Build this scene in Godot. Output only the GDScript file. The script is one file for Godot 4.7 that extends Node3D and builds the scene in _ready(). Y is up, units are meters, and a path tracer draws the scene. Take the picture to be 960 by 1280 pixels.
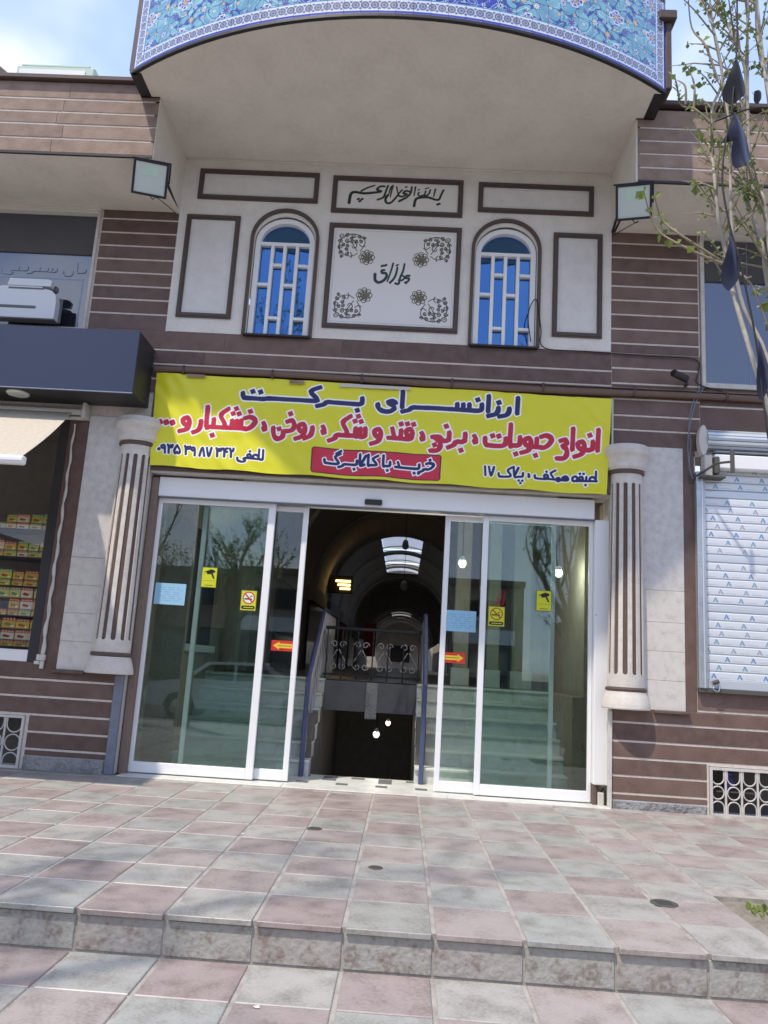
extends Node3D
# Entrance of a shopping arcade. Metres, y up. The facade lies in the plane z = 0, the street is on the +z side.

const CX := 0.2067
const CY := 1.2089
const CZ := 7.923
var M := {}
var names := {}
var box_cache := {}
var rng := RandomNumberGenerator.new()


# ------------------------------------------------------------------ mesh building
class B:
	var st := SurfaceTool.new()
	var n := 0

	func _init():
		st.begin(Mesh.PRIMITIVE_TRIANGLES)

	func tri(a: Vector3, b: Vector3, c: Vector3, ua := Vector2.ZERO, ub := Vector2.ZERO, uc := Vector2.ZERO):
		var nn := (b - a).cross(c - a)
		if nn.length_squared() < 1e-16:
			return
		nn = nn.normalized()
		for v in [[a, ua], [c, uc], [b, ub]]:
			st.set_normal(nn)
			st.set_uv(v[1])
			st.add_vertex(v[0])
		n += 1

	func trin(a: Vector3, b: Vector3, c: Vector3, na: Vector3, nb: Vector3, nc: Vector3, ua := Vector2.ZERO, ub := Vector2.ZERO, uc := Vector2.ZERO):
		for v in [[a, na, ua], [c, nc, uc], [b, nb, ub]]:
			st.set_normal(v[1])
			st.set_uv(v[2])
			st.add_vertex(v[0])
		n += 1

	# corners counter-clockwise seen from outside
	func quad(a: Vector3, b: Vector3, c: Vector3, d: Vector3, ua := Vector2(0, 1), ub := Vector2(1, 1), uc := Vector2(1, 0), ud := Vector2(0, 0)):
		tri(a, b, c, ua, ub, uc)
		tri(a, c, d, ua, uc, ud)

	func box(lo: Vector3, hi: Vector3, bev := 0.0):
		var c := (lo + hi) * 0.5
		var h := (hi - lo) * 0.5
		h = h.abs()
		var e: float = minf(bev, minf(h.x, minf(h.y, h.z)) * 0.9)
		var ax := [Vector3(1, 0, 0), Vector3(0, 1, 0), Vector3(0, 0, 1)]
		for i in 3:
			var j := (i + 1) % 3
			var k := (i + 2) % 3
			for s in [-1.0, 1.0]:
				var o: Vector3 = c + ax[i] * h[i] * s
				var u: Vector3 = ax[j] * (h[j] - e)
				var v: Vector3 = ax[k] * (h[k] - e)
				if s > 0:
					quad(o - u - v, o + u - v, o + u + v, o - u + v)
				else:
					quad(o - u + v, o + u + v, o + u - v, o - u - v)
		if e <= 0.0:
			return
		for i in 3:
			var j := (i + 1) % 3
			var k := (i + 2) % 3
			for sj in [-1.0, 1.0]:
				for sk in [-1.0, 1.0]:
					var a: Vector3 = c + ax[j] * h[j] * sj + ax[k] * (h[k] - e) * sk
					var b: Vector3 = c + ax[j] * (h[j] - e) * sj + ax[k] * h[k] * sk
					var w: Vector3 = ax[i] * (h[i] - e)
					var away: Vector3 = ax[j] * sj + ax[k] * sk
					if (w * 2.0).cross(b - a).dot(away) > 0:
						quad(a - w, a + w, b + w, b - w)
					else:
						quad(a - w, b - w, b + w, a + w)
		for sx in [-1.0, 1.0]:
			for sy in [-1.0, 1.0]:
				for sz in [-1.0, 1.0]:
					var p := c + Vector3(h.x * sx, (h.y - e) * sy, (h.z - e) * sz)
					var q := c + Vector3((h.x - e) * sx, h.y * sy, (h.z - e) * sz)
					var r := c + Vector3((h.x - e) * sx, (h.y - e) * sy, h.z * sz)
					if sx * sy * sz > 0:
						tri(p, q, r)
					else:
						tri(p, r, q)

	func tube(pts: Array, radii, sides := 6, caps := true):
		var rings := []
		var nor := []
		var count := pts.size()
		var prev := Vector3.ZERO
		for i in count:
			var d: Vector3 = (pts[mini(i + 1, count - 1)] - pts[maxi(i - 1, 0)]).normalized()
			var u: Vector3
			if prev == Vector3.ZERO:
				u = d.cross(Vector3.UP if absf(d.y) < 0.9 else Vector3.RIGHT).normalized()
			else:
				u = (prev - d * prev.dot(d)).normalized()
			prev = u
			var v := d.cross(u)
			var r: float = radii[i] if radii is Array else radii
			var ring := []
			var rn := []
			for k in sides:
				var a := TAU * k / sides
				var dir := u * cos(a) + v * sin(a)
				ring.append(pts[i] + dir * r)
				rn.append(dir)
			rings.append(ring)
			nor.append(rn)
		for i in count - 1:
			for k in sides:
				var k2 := (k + 1) % sides
				trin(rings[i][k], rings[i][k2], rings[i + 1][k2], nor[i][k], nor[i][k2], nor[i + 1][k2])
				trin(rings[i][k], rings[i + 1][k2], rings[i + 1][k], nor[i][k], nor[i + 1][k2], nor[i + 1][k])
		if caps:
			for k in range(1, sides - 1):
				tri(rings[0][0], rings[0][k + 1], rings[0][k])
				tri(rings[count - 1][0], rings[count - 1][k], rings[count - 1][k + 1])

	# profile: Array of Vector2(radius, height); a0..a1 in radians round y (0 = +x, PI/2 = +z); squash z
	func lathe(c: Vector3, prof: Array, segs := 24, a0 := 0.0, a1 := TAU, sz := 1.0):
		for i in prof.size() - 1:
			var p: Vector2 = prof[i]
			var q: Vector2 = prof[i + 1]
			var t := (q - p)
			var nr := Vector2(t.y, -t.x).normalized()
			for k in segs:
				var a := lerpf(a0, a1, float(k) / segs)
				var b := lerpf(a0, a1, float(k + 1) / segs)
				var da := Vector3(cos(a), 0, sin(a) * sz)
				var db := Vector3(cos(b), 0, sin(b) * sz)
				var na := Vector3(cos(a) * nr.x, nr.y, sin(a) * nr.x).normalized()
				var nb := Vector3(cos(b) * nr.x, nr.y, sin(b) * nr.x).normalized()
				var v0 := c + da * p.x + Vector3.UP * p.y
				var v1 := c + db * p.x + Vector3.UP * p.y
				var v2 := c + db * q.x + Vector3.UP * q.y
				var v3 := c + da * q.x + Vector3.UP * q.y
				trin(v0, v2, v1, na, nb, nb)
				trin(v0, v3, v2, na, na, nb)

	# closed outline in the xy plane (counter-clockwise), from z0 (back) to z1 (front)
	func extrude(poly: PackedVector2Array, z0: float, z1: float):
		var idx := Geometry2D.triangulate_polygon(poly)
		for i in range(0, idx.size(), 3):
			var a := poly[idx[i]]
			var b := poly[idx[i + 1]]
			var c := poly[idx[i + 2]]
			if (b - a).cross(c - a) < 0:
				var t := b
				b = c
				c = t
			tri(Vector3(a.x, a.y, z1), Vector3(b.x, b.y, z1), Vector3(c.x, c.y, z1))
			tri(Vector3(a.x, a.y, z0), Vector3(c.x, c.y, z0), Vector3(b.x, b.y, z0))
		var ccw := not Geometry2D.is_polygon_clockwise(poly)
		for i in poly.size():
			var a := poly[i]
			var b := poly[(i + 1) % poly.size()]
			if ccw:
				quad(Vector3(a.x, a.y, z0), Vector3(b.x, b.y, z0), Vector3(b.x, b.y, z1), Vector3(a.x, a.y, z1))
			else:
				quad(Vector3(b.x, b.y, z0), Vector3(a.x, a.y, z0), Vector3(a.x, a.y, z1), Vector3(b.x, b.y, z1))

	# a strip of width w and depth z0..z1 along a polyline in the xy plane
	func strip(pts: PackedVector2Array, w: float, z0: float, z1: float, closed := false):
		var m := pts.size()
		var inn := []
		var out := []
		for i in m:
			var p0 := pts[(i - 1 + m) % m] if (closed or i > 0) else pts[i]
			var p1 := pts[(i + 1) % m] if (closed or i < m - 1) else pts[i]
			var d0 := (pts[i] - p0).normalized()
			var d1 := (p1 - pts[i]).normalized()
			if d0 == Vector2.ZERO:
				d0 = d1
			if d1 == Vector2.ZERO:
				d1 = d0
			var nn := (Vector2(-d0.y, d0.x) + Vector2(-d1.y, d1.x)).normalized()
			var k := 1.0 / maxf(0.4, nn.dot(Vector2(-d0.y, d0.x)))
			inn.append(pts[i] + nn * w * 0.5 * k)
			out.append(pts[i] - nn * w * 0.5 * k)
		for i in (m if closed else m - 1):
			var j := (i + 1) % m
			var a: Vector2 = out[i]
			var b: Vector2 = out[j]
			var c: Vector2 = inn[j]
			var d: Vector2 = inn[i]
			quad(Vector3(a.x, a.y, z1), Vector3(b.x, b.y, z1), Vector3(c.x, c.y, z1), Vector3(d.x, d.y, z1))
			quad(Vector3(a.x, a.y, z0), Vector3(b.x, b.y, z0), Vector3(b.x, b.y, z1), Vector3(a.x, a.y, z1))
			quad(Vector3(c.x, c.y, z0), Vector3(d.x, d.y, z0), Vector3(d.x, d.y, z1), Vector3(c.x, c.y, z1))
		if not closed:
			for e in [0, m - 1]:
				var a: Vector2 = out[e]
				var d: Vector2 = inn[e]
				quad(Vector3(a.x, a.y, z0), Vector3(a.x, a.y, z1), Vector3(d.x, d.y, z1), Vector3(d.x, d.y, z0))

	func mesh() -> ArrayMesh:
		return st.commit()


# ------------------------------------------------------------------ scene helpers
func numbered(called: String) -> String:
	var k: int = names.get(called, 0)
	names[called] = k + 1
	return called if k == 0 else "%s_%03d" % [called, k]


func thing(called: String, label: String, category: String, at := Vector3.ZERO, group := "") -> Node3D:
	var o := Node3D.new()
	o.name = numbered(called)
	add_child(o)
	o.position = at
	o.set_meta("label", label)
	o.set_meta("category", category)
	if group:
		o.set_meta("group", group)
	return o


func setting(called: String, label := "") -> Node3D:
	var o := Node3D.new()
	o.name = numbered(called)
	add_child(o)
	o.set_meta("kind", "structure")
	if label:
		o.set_meta("label", label)
	return o


func part(parent: Node, called: String, mesh: Mesh, mat: Material, at := Vector3.ZERO, turn := Vector3.ZERO) -> MeshInstance3D:
	var o := MeshInstance3D.new()
	o.name = called
	o.mesh = mesh
	o.material_override = mat
	o.position = at
	o.rotation = turn
	parent.add_child(o, true)
	return o


# a bevelled box with corners lo and hi, as a part
func slab(parent: Node, called: String, lo: Vector3, hi: Vector3, mat: Material, bev := 0.003) -> MeshInstance3D:
	var s := (hi - lo).abs()
	var c := (hi + lo) * 0.5
	var key := "%.4f_%.4f_%.4f_%.4f" % [s.x, s.y, s.z, bev]
	if not box_cache.has(key):
		var b := B.new()
		b.box(-s * 0.5, s * 0.5, bev)
		box_cache[key] = b.mesh()
	return part(parent, called, box_cache[key], mat, c)


func spline(p: Array, per := 6) -> Array:
	var out := []
	var m := p.size()
	for i in m - 1:
		var a = p[maxi(i - 1, 0)]
		var b = p[i]
		var c = p[i + 1]
		var d = p[mini(i + 2, m - 1)]
		for k in per:
			var t := float(k) / per
			out.append(0.5 * ((2.0 * b) + (c - a) * t + (2.0 * a - 5.0 * b + 4.0 * c - d) * t * t + (3.0 * b - a - 3.0 * c + d) * t * t * t))
	out.append(p[m - 1])
	return out


# ------------------------------------------------------------------ textures
func field(size: int, freq: float, sd: int, oct := 4) -> PackedByteArray:
	var f := FastNoiseLite.new()
	f.seed = sd
	f.noise_type = FastNoiseLite.TYPE_SIMPLEX_SMOOTH
	f.frequency = freq
	f.fractal_octaves = oct
	var im := f.get_seamless_image(size, size)
	im.convert(Image.FORMAT_L8)
	return im.get_data()


# colours mixed by a coarse and a fine noise; stops: [[0..1, Color], ...]
func mottle(size: int, f1: float, f2: float, mixing: float, sd: int, stops: Array) -> ImageTexture:
	var a := field(size, f1, sd)
	var b := field(size, f2, sd + 7, 3)
	var g := Gradient.new()
	g.offsets = PackedFloat32Array(stops.map(func(s): return s[0]))
	g.colors = PackedColorArray(stops.map(func(s): return s[1]))
	var lut := []
	for i in 256:
		var c := g.sample(i / 255.0)
		lut.append([c.r8, c.g8, c.b8])
	var d := PackedByteArray()
	d.resize(size * size * 3)
	for i in size * size:
		var v: int = clampi(int(a[i] * (1.0 - mixing) + b[i] * mixing), 0, 255)
		var c: Array = lut[v]
		d[i * 3] = c[0]
		d[i * 3 + 1] = c[1]
		d[i * 3 + 2] = c[2]
	var im := Image.create_from_data(size, size, false, Image.FORMAT_RGB8, d)
	im.generate_mipmaps()
	return ImageTexture.create_from_image(im)


func bumps(size: int, freq: float, sd: int, oct := 4, strength := 4.0) -> ImageTexture:
	var d := field(size, freq, sd, oct)
	var im := Image.create_from_data(size, size, false, Image.FORMAT_L8, d)
	im.convert(Image.FORMAT_RGBA8)
	im.bump_map_to_normal_map(strength)
	return ImageTexture.create_from_image(im)


func c8(r: int, g: int, b: int) -> Color:
	return Color8(r, g, b)


func mat(called: String, col: Color, rough := 0.8, metal := 0.0, tex: Texture2D = null, scale := 1.0, normal: Texture2D = null, nscale := 0.4) -> StandardMaterial3D:
	var m := StandardMaterial3D.new()
	m.resource_name = called
	m.albedo_color = col
	m.roughness = rough
	m.metallic = metal
	if tex:
		m.albedo_texture = tex
	if normal:
		m.normal_enabled = true
		m.normal_texture = normal
		m.normal_scale = nscale
	if tex or normal:
		m.uv1_triplanar = true
		m.uv1_world_triplanar = true
		m.uv1_scale = Vector3.ONE * scale
	M[called] = m
	return m


func printed(called: String, tex: Texture2D, rough := 0.6) -> StandardMaterial3D:
	var m := StandardMaterial3D.new()
	m.resource_name = called
	m.albedo_texture = tex
	m.roughness = rough
	M[called] = m
	return m


func pane_mat(called: String, col: Color, alpha: float, rough := 0.01) -> StandardMaterial3D:
	var m := StandardMaterial3D.new()
	m.resource_name = called
	m.transparency = BaseMaterial3D.TRANSPARENCY_ALPHA
	m.albedo_color = Color(col, alpha)
	m.roughness = rough
	m.metallic_specular = 0.5
	M[called] = m
	return m


# ------------------------------------------------------------------ a small drawing canvas for prints
class Canvas:
	var w: int
	var h: int
	var d: PackedByteArray

	func _init(ww: int, hh: int, bg: Color):
		w = ww
		h = hh
		d = PackedByteArray()
		d.resize(w * h * 3)
		for i in w * h:
			d[i * 3] = bg.r8
			d[i * 3 + 1] = bg.g8
			d[i * 3 + 2] = bg.b8

	func px(x: int, y: int, c: Color, a: float):
		if x < 0 or y < 0 or x >= w or y >= h or a <= 0.0:
			return
		var o := (y * w + x) * 3
		if a >= 1.0:
			d[o] = c.r8
			d[o + 1] = c.g8
			d[o + 2] = c.b8
			return
		d[o] = int(lerpf(d[o], c.r8, a))
		d[o + 1] = int(lerpf(d[o + 1], c.g8, a))
		d[o + 2] = int(lerpf(d[o + 2], c.b8, a))

	func seg(a: Vector2, b: Vector2, ra: float, rb: float, c: Color):
		var r := maxf(ra, rb) + 1.0
		var x0 := int(minf(a.x, b.x) - r)
		var x1 := int(maxf(a.x, b.x) + r)
		var y0 := int(minf(a.y, b.y) - r)
		var y1 := int(maxf(a.y, b.y) + r)
		var ab := b - a
		var l := maxf(ab.length_squared(), 1e-6)
		for y in range(maxi(y0, 0), mini(y1, h - 1) + 1):
			for x in range(maxi(x0, 0), mini(x1, w - 1) + 1):
				var p := Vector2(x + 0.5, y + 0.5)
				var t := clampf((p - a).dot(ab) / l, 0.0, 1.0)
				var dd := p.distance_to(a + ab * t)
				px(x, y, c, clampf(lerpf(ra, rb, t) - dd + 0.5, 0.0, 1.0))

	# a square nib held at a slant: flat stroke ends and lozenge dots
	func nib(a: Vector2, b: Vector2, r: float, c: Color, soft := 0.0):
		var e := r * 1.3 + 1.0
		var x0 := int(minf(a.x, b.x) - e)
		var x1 := int(maxf(a.x, b.x) + e)
		var y0 := int(minf(a.y, b.y) - e)
		var y1 := int(maxf(a.y, b.y) + e)
		var ab := b - a
		var l := maxf(ab.length_squared(), 1e-6)
		for y in range(maxi(y0, 0), mini(y1, h - 1) + 1):
			for x in range(maxi(x0, 0), mini(x1, w - 1) + 1):
				var p := Vector2(x + 0.5, y + 0.5)
				var t := clampf((p - a).dot(ab) / l, 0.0, 1.0)
				var q := p - (a + ab * t)
				var u := absf(q.x * 0.914 - q.y * 0.407)
				var v := absf(q.x * 0.407 + q.y * 0.914)
				var dd := maxf(u, v) * (1.0 - soft) + q.length() * soft
				px(x, y, c, clampf(r - dd + 0.5, 0.0, 1.0))

	func line(pts: Array, r: float, c: Color, r_end := -1.0):
		for i in pts.size() - 1:
			var t0 := float(i) / (pts.size() - 1)
			var t1 := float(i + 1) / (pts.size() - 1)
			seg(pts[i], pts[i + 1], r if r_end < 0 else lerpf(r, r_end, t0), r if r_end < 0 else lerpf(r, r_end, t1), c)

	func rect(x0: float, y0: float, x1: float, y1: float, c: Color):
		for y in range(int(y0), int(y1)):
			for x in range(int(x0), int(x1)):
				px(x, y, c, 1.0)

	func poly(pts: PackedVector2Array, c: Color):
		var lo := pts[0]
		var hi := pts[0]
		for p in pts:
			lo = lo.min(p)
			hi = hi.max(p)
		for y in range(maxi(int(lo.y), 0), mini(int(hi.y) + 1, h)):
			for x in range(maxi(int(lo.x), 0), mini(int(hi.x) + 1, w)):
				if Geometry2D.is_point_in_polygon(Vector2(x + 0.5, y + 0.5), pts):
					px(x, y, c, 1.0)

	func ring(c: Vector2, r: float, t: float, col: Color, n := 20):
		var pts := []
		for i in n + 1:
			pts.append(c + Vector2(cos(TAU * i / n), sin(TAU * i / n)) * r)
		line(pts, t, col)

	func texture() -> ImageTexture:
		var im := Image.create_from_data(w, h, false, Image.FORMAT_RGB8, d)
		im.generate_mipmaps()
		return ImageTexture.create_from_image(im)


# ------------------------------------------------------------------ Persian lettering, drawn stroke by stroke
# x runs to the left from the right edge of the letter, y up from the base line; "O x,y,r" is a loop
const SHAPES := {
	"tooth_i": [".05,.32 .08,.03 .34,0", .34], "tooth_m": ["0,0 .32,0;.15,0 .14,.31", .32],
	"be_f": ["0,0 .1,0 .25,-.04 .75,-.04 .9,.02 .92,.22", 1.02], "be_s": [".05,.24 .06,.06 .2,-.04 .75,-.04 .9,.02 .92,.22", 1.02],
	"alef_s": [".08,0 .08,.78", .24], "alef_f": ["0,0 .12,.02 .13,.78", .26],
	"re_s": [".1,.2 .12,.02 .2,-.14 .42,-.24", .36], "re_f": ["0,0 .1,-.02 .18,-.14 .4,-.24", .34],
	"vav_s": ["O.2,.17,.14;.06,.16 .08,.0 .18,-.17 .44,-.26", .48], "vav_f": ["0,0 .08,.02;O.2,.17,.14;.06,.16 .08,.0 .18,-.17 .44,-.26", .48],
	"dal_s": [".14,.36 .05,.14 .08,.0 .34,0", .44], "dal_f": ["0,0 .34,0;.2,.36 .1,.04", .42],
	"sin_i": [".05,.3 .06,.02 .26,0 .26,.28;.26,0 .46,0 .46,.28;.46,0 .72,0", .72], "sin_m": ["0,0 .74,0;.12,0 .12,.3;.32,0 .32,.28;.52,0 .52,.28", .72],
	"kaf_i": ["0,.74 .3,.48 .1,.16 .1,.02 .45,0", .45], "kaf_m": ["0,0 .45,0;.0,.74 .3,.48 .12,.16 .12,0", .45],
	"kaf_s": ["0,.74 .3,.48 .1,.14 .12,.0 .3,-.04 .8,-.04 .92,.02 .94,.22", 1.04], "kaf_f": ["0,0 .12,0;0,.74 .3,.48 .1,.14 .12,.0 .3,-.04 .8,-.04 .92,.02 .94,.22", 1.04],
	"lam_i": [".08,.78 .08,.03 .3,0", .3], "lam_m": ["0,0 .3,0;.13,0 .13,.78", .3],
	"la_s": [".02,.7 .3,.06;.38,.78 .36,.04 .2,-.03 .1,.04", .5], "la_f": ["0,0 .3,0 .4,.78;.06,.72 .3,.06", .5],
	"mim_i": ["O.15,.08,.13;.1,-.04 .42,0", .42], "mim_m": ["0,0 .44,0;O.2,.03,.13", .44],
	"he_i": [".3,0 .1,0 .02,.12 .12,.28 .3,.3 .42,.14 .3,0 .2,.14 .3,.3;.3,0 .55,0", .52], "he_f": ["0,0 .1,0 .04,.16 .18,.36 .38,.24 .36,0 .1,0", .48],
	"he_s": [".1,0 .06,.14 .18,.28 .32,.18 .3,0 .1,0", .4],
	"fe_i": ["O.19,.25,.135;.06,.22 .12,.02 .4,0", .4], "fe_m": ["0,0 .4,0;O.2,.2,.135", .4],
	"fe_f": ["0,0 .1,0 .25,-.04 .8,-.04 .95,.02 .97,.2;O.18,.2,.135", 1.06],
	"ta_i": ["0,.0 .62,0;.04,.02 .14,.24 .36,.34 .5,.18 .46,0;.08,.8 .08,.02", .6], "ta_m": ["0,.0 .62,0;.04,.02 .14,.24 .36,.34 .5,.18 .46,0;.08,.8 .08,.02", .6],
	"ain_i": [".36,.38 .16,.42 .05,.26 .14,.06 .44,0", .44], "ain_s": [".34,.3 .16,.34 .08,.22 .24,.1 .1,.02 .05,-.16 .16,-.34 .45,-.36", .5],
	"hj_i": [".46,.40 .26,.46 .02,.36 .12,.14 .32,0 .5,0", .5], "hj_m": ["0,0 .5,0;.46,.40 .24,.44 .04,.32 .2,.04", .5],
	"hj_f": ["0,.04 .14,.14 .42,.14;.36,.14 .12,-.02 .06,-.2 .18,-.36 .46,-.38", .52],
	"nun_f": ["0,0 .06,-.02 .08,-.2 .24,-.3 .42,-.24 .5,-.04 .5,.1", .58], "nun_s": [".05,.14 .06,-.02 .08,-.2 .24,-.3 .42,-.24 .5,-.04 .5,.1", .58],
	"ye_s": [".06,.2 .2,.28 .3,.18 .14,.04 .1,-.12 .24,-.28 .5,-.26 .64,-.08 .64,.06", .72], "ye_f": ["0,0 .12,0 .2,-.08 .08,-.18 .16,-.32 .4,-.34 .62,-.24 .66,-.04", .72],
	"dash": ["0,0 .4,0", .4],
	"0": ["O.12,.3,.05", .3], "1": [".2,.7 .14,0", .32], "2": [".32,.7 .24,.45 .22,0;.3,.6 .22,.48 .1,.5 .06,.72", .42],
	"3": [".42,.7 .34,.45 .32,0;.38,.6 .32,.5 .25,.52 .22,.66;.25,.56 .2,.48 .1,.5 .05,.7", .52], "4": [".4,.7 .32,.45 .3,0;.3,.45 .1,.42;.08,.7 .22,.68 .26,.55 .2,.44", .48],
	"5": [".28,.7 .12,.4 .06,.16 .16,.02 .28,.14 .4,.02 .5,.16 .44,.4 .28,.7", .58], "7": [".42,.7 .24,0 .06,.7", .5], "8": [".42,0 .24,.7 .06,0", .5],
	"9": ["O.24,.52,.13;.11,.54 .08,0", .42],
	"comma": [".16,.26 .1,.16 .12,.06;O.12,.06,.03", .3], "point": ["O.1,.06,.03", .28], "space": ["", .3], "thin": ["", .2],
}
# letter -> [shape, joins to the left, dots above, dots below, x of the dots, y of the dots above]
const LETTERS := {
	"ا": ["alef", false, 0, 0], "ب": ["be", true, 0, 1], "پ": ["be", true, 0, 3], "ت": ["be", true, 2, 0], "ن": ["nun", true, 1, 0], "ی": ["ye", true, 0, 2],
	"ر": ["re", false, 0, 0], "ز": ["re", false, 1, 0], "و": ["vav", false, 0, 0], "د": ["dal", false, 0, 0], "س": ["sin", true, 0, 0], "ش": ["sin", true, 3, 0],
	"ک": ["kaf", true, 0, 0], "گ": ["kaf", true, 0, 0], "ل": ["lam", true, 0, 0], "م": ["mim", true, 0, 0], "ه": ["he", true, 0, 0], "ف": ["fe", true, 1, 0],
	"ق": ["fe", true, 2, 0], "ط": ["ta", true, 0, 0], "ع": ["ain", true, 0, 0], "غ": ["ain", true, 1, 0], "ح": ["hj", true, 0, 0], "خ": ["hj", true, 1, 0], "ج": ["hj", true, 0, 1],
	"ـ": ["dash", true, 0, 0], "ﻻ": ["la", false, 0, 0],
}
const MARKS := {"۰": "0", "۱": "1", "۲": "2", "۳": "3", "۴": "4", "۵": "5", "۷": "7", "۸": "8", "۹": "9", "،": "comma", ".": "point", " ": "space", "|": "thin"}


# [strokes (arrays of Vector2), dots (Vector2), width]; digits must be given right to left
func lettering(text: String) -> Array:
	var strokes := []
	var dots := []
	var x := 0.0
	for i in text.length():
		var ch := text[i]
		var shape := ""
		var above := 0
		var below := 0
		if MARKS.has(ch):
			shape = MARKS[ch]
		else:
			var L: Array = LETTERS[ch]
			var from_right: bool = i > 0 and LETTERS.has(text[i - 1]) and LETTERS[text[i - 1]][1]
			var to_left: bool = L[1] and i + 1 < text.length() and LETTERS.has(text[i + 1])
			var base: String = L[0]
			above = L[2]
			below = L[3]
			if base == "dash":
				shape = "dash"
			else:
				var form := "m" if (from_right and to_left) else ("f" if from_right else ("i" if to_left else "s"))
				if base in ["be", "nun", "ye"] and form in ["i", "m"]:
					base = "tooth"
				elif base == "ye":
					below = 0
				shape = base + "_" + form
		var def: Array = SHAPES[shape]
		var lo := 9.0
		var hi := 0.0
		for s in def[0].split(";", false):
			var pts := []
			if s.begins_with("O"):
				var q: PackedStringArray = s.substr(1).split(",")
				for k in 13:
					pts.append(Vector2(float(q[0]) + float(q[2]) * cos(TAU * k / 12), float(q[1]) + float(q[2]) * sin(TAU * k / 12)))
			else:
				for p in s.split(" ", false):
					var q: PackedStringArray = p.split(",")
					pts.append(Vector2(float(q[0]), float(q[1])))
				pts = spline(pts, 4) if pts.size() > 2 else pts
			for k in pts.size():
				lo = minf(lo, pts[k].x)
				hi = maxf(hi, pts[k].x)
				pts[k] = pts[k] + Vector2(x, 0)
			strokes.append(pts)
		if ch == "گ":
			strokes.append([Vector2(x - .02, .96), Vector2(x + .24, .74)])
		var mid := x + (lo + hi) * 0.5
		var top := .56
		if shape.begins_with("fe_"):
			top = .58
			mid = x + .16
		elif shape.begins_with("be_"):
			top = .32
		elif shape.begins_with("nun_"):
			top = .08
		elif shape.begins_with("re_"):
			top = .48
			mid = x + .1
		elif shape.begins_with("hj_") or shape.begins_with("ain_"):
			top = .68
		var low := -.32
		if shape == "hj_f":
			low = -.16
			mid = x + .3
		for pair in [[above, top, 1.0], [below, low, -1.0]]:
			if pair[0] == 1:
				dots.append(Vector2(mid, pair[1]))
			elif pair[0] >= 2:
				dots.append(Vector2(mid - .13, pair[1]))
				dots.append(Vector2(mid + .13, pair[1]))
				if pair[0] == 3:
					dots.append(Vector2(mid, pair[1] + .2 * pair[2]))
		x += def[1]
	return [strokes, dots, x]


# right: x of the right edge, base: y of the base line, width to fill, em: pixels for one unit of height
func write(cv: Canvas, text: String, right: float, base: float, width: float, em: float, weight: float, col: Color, rim := 0.0, rim_col := Color.WHITE):
	var g := lettering(text)
	var sx: float = width / g[2]
	var passes := [[rim, rim_col], [0.0, col]] if rim > 0.0 else [[0.0, col]]
	for ps in passes:
		var r: float = em * weight + ps[0]
		for s in g[0]:
			var pts := []
			for p in s:
				pts.append(Vector2(right - p.x * sx, base - p.y * em))
			for k in pts.size() - 1:
				cv.nib(pts[k], pts[k + 1], r * 0.92, ps[1], 0.3)
		for p in g[1]:
			var q := Vector2(right - p.x * sx, base - p.y * em)
			cv.nib(q, q + Vector2(0.1, 0), em * weight * 1.0 + ps[0], ps[1])


# ------------------------------------------------------------------ the scene
func _ready():
	rng.seed = 4711
	view_and_light()
	materials()
	ground()
	facade()
	upper_wall()
	balcony()
	columns()
	interior()
	doors()
	banner()
	left_shop()
	right_shop()
	wall_fittings()
	stickers()
	street()
	trees()
	pennants()
	litter()


func view_and_light():
	var cam := Camera3D.new()
	cam.name = "camera"
	cam.fov = 66.149
	cam.near = 0.05
	cam.far = 600.0
	cam.position = Vector3(CX, CY, CZ)
	cam.basis = Basis(Vector3.UP, 0.0350054) * Basis(Vector3.RIGHT, 0.1910448) * Basis(Vector3.BACK, 0.0615413)
	add_child(cam)
	cam.current = true
	var sun := DirectionalLight3D.new()
	sun.name = "sun"
	sun.light_color = Color(1.0, 0.955, 0.89)
	sun.light_energy = 1.05
	sun.light_angular_distance = 1.3
	sun.shadow_enabled = true
	add_child(sun)
	sun.look_at_from_position(Vector3.ZERO, Vector3(0.85, -2.4, -1.0), Vector3.UP)
	var env := Environment.new()
	env.background_mode = Environment.BG_SKY
	var sky := Sky.new()
	var pm := PanoramaSkyMaterial.new()
	pm.panorama = sky_picture()
	pm.energy_multiplier = 1.45
	sky.sky_material = pm
	env.sky = sky
	env.tonemap_mode = Environment.TONE_MAPPER_LINEAR
	env.tonemap_exposure = 1.22
	env.sdfgi_enabled = true
	env.ssao_enabled = true
	env.ssil_enabled = true
	var we := WorldEnvironment.new()
	we.name = "air"
	we.environment = env
	add_child(we)


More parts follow.
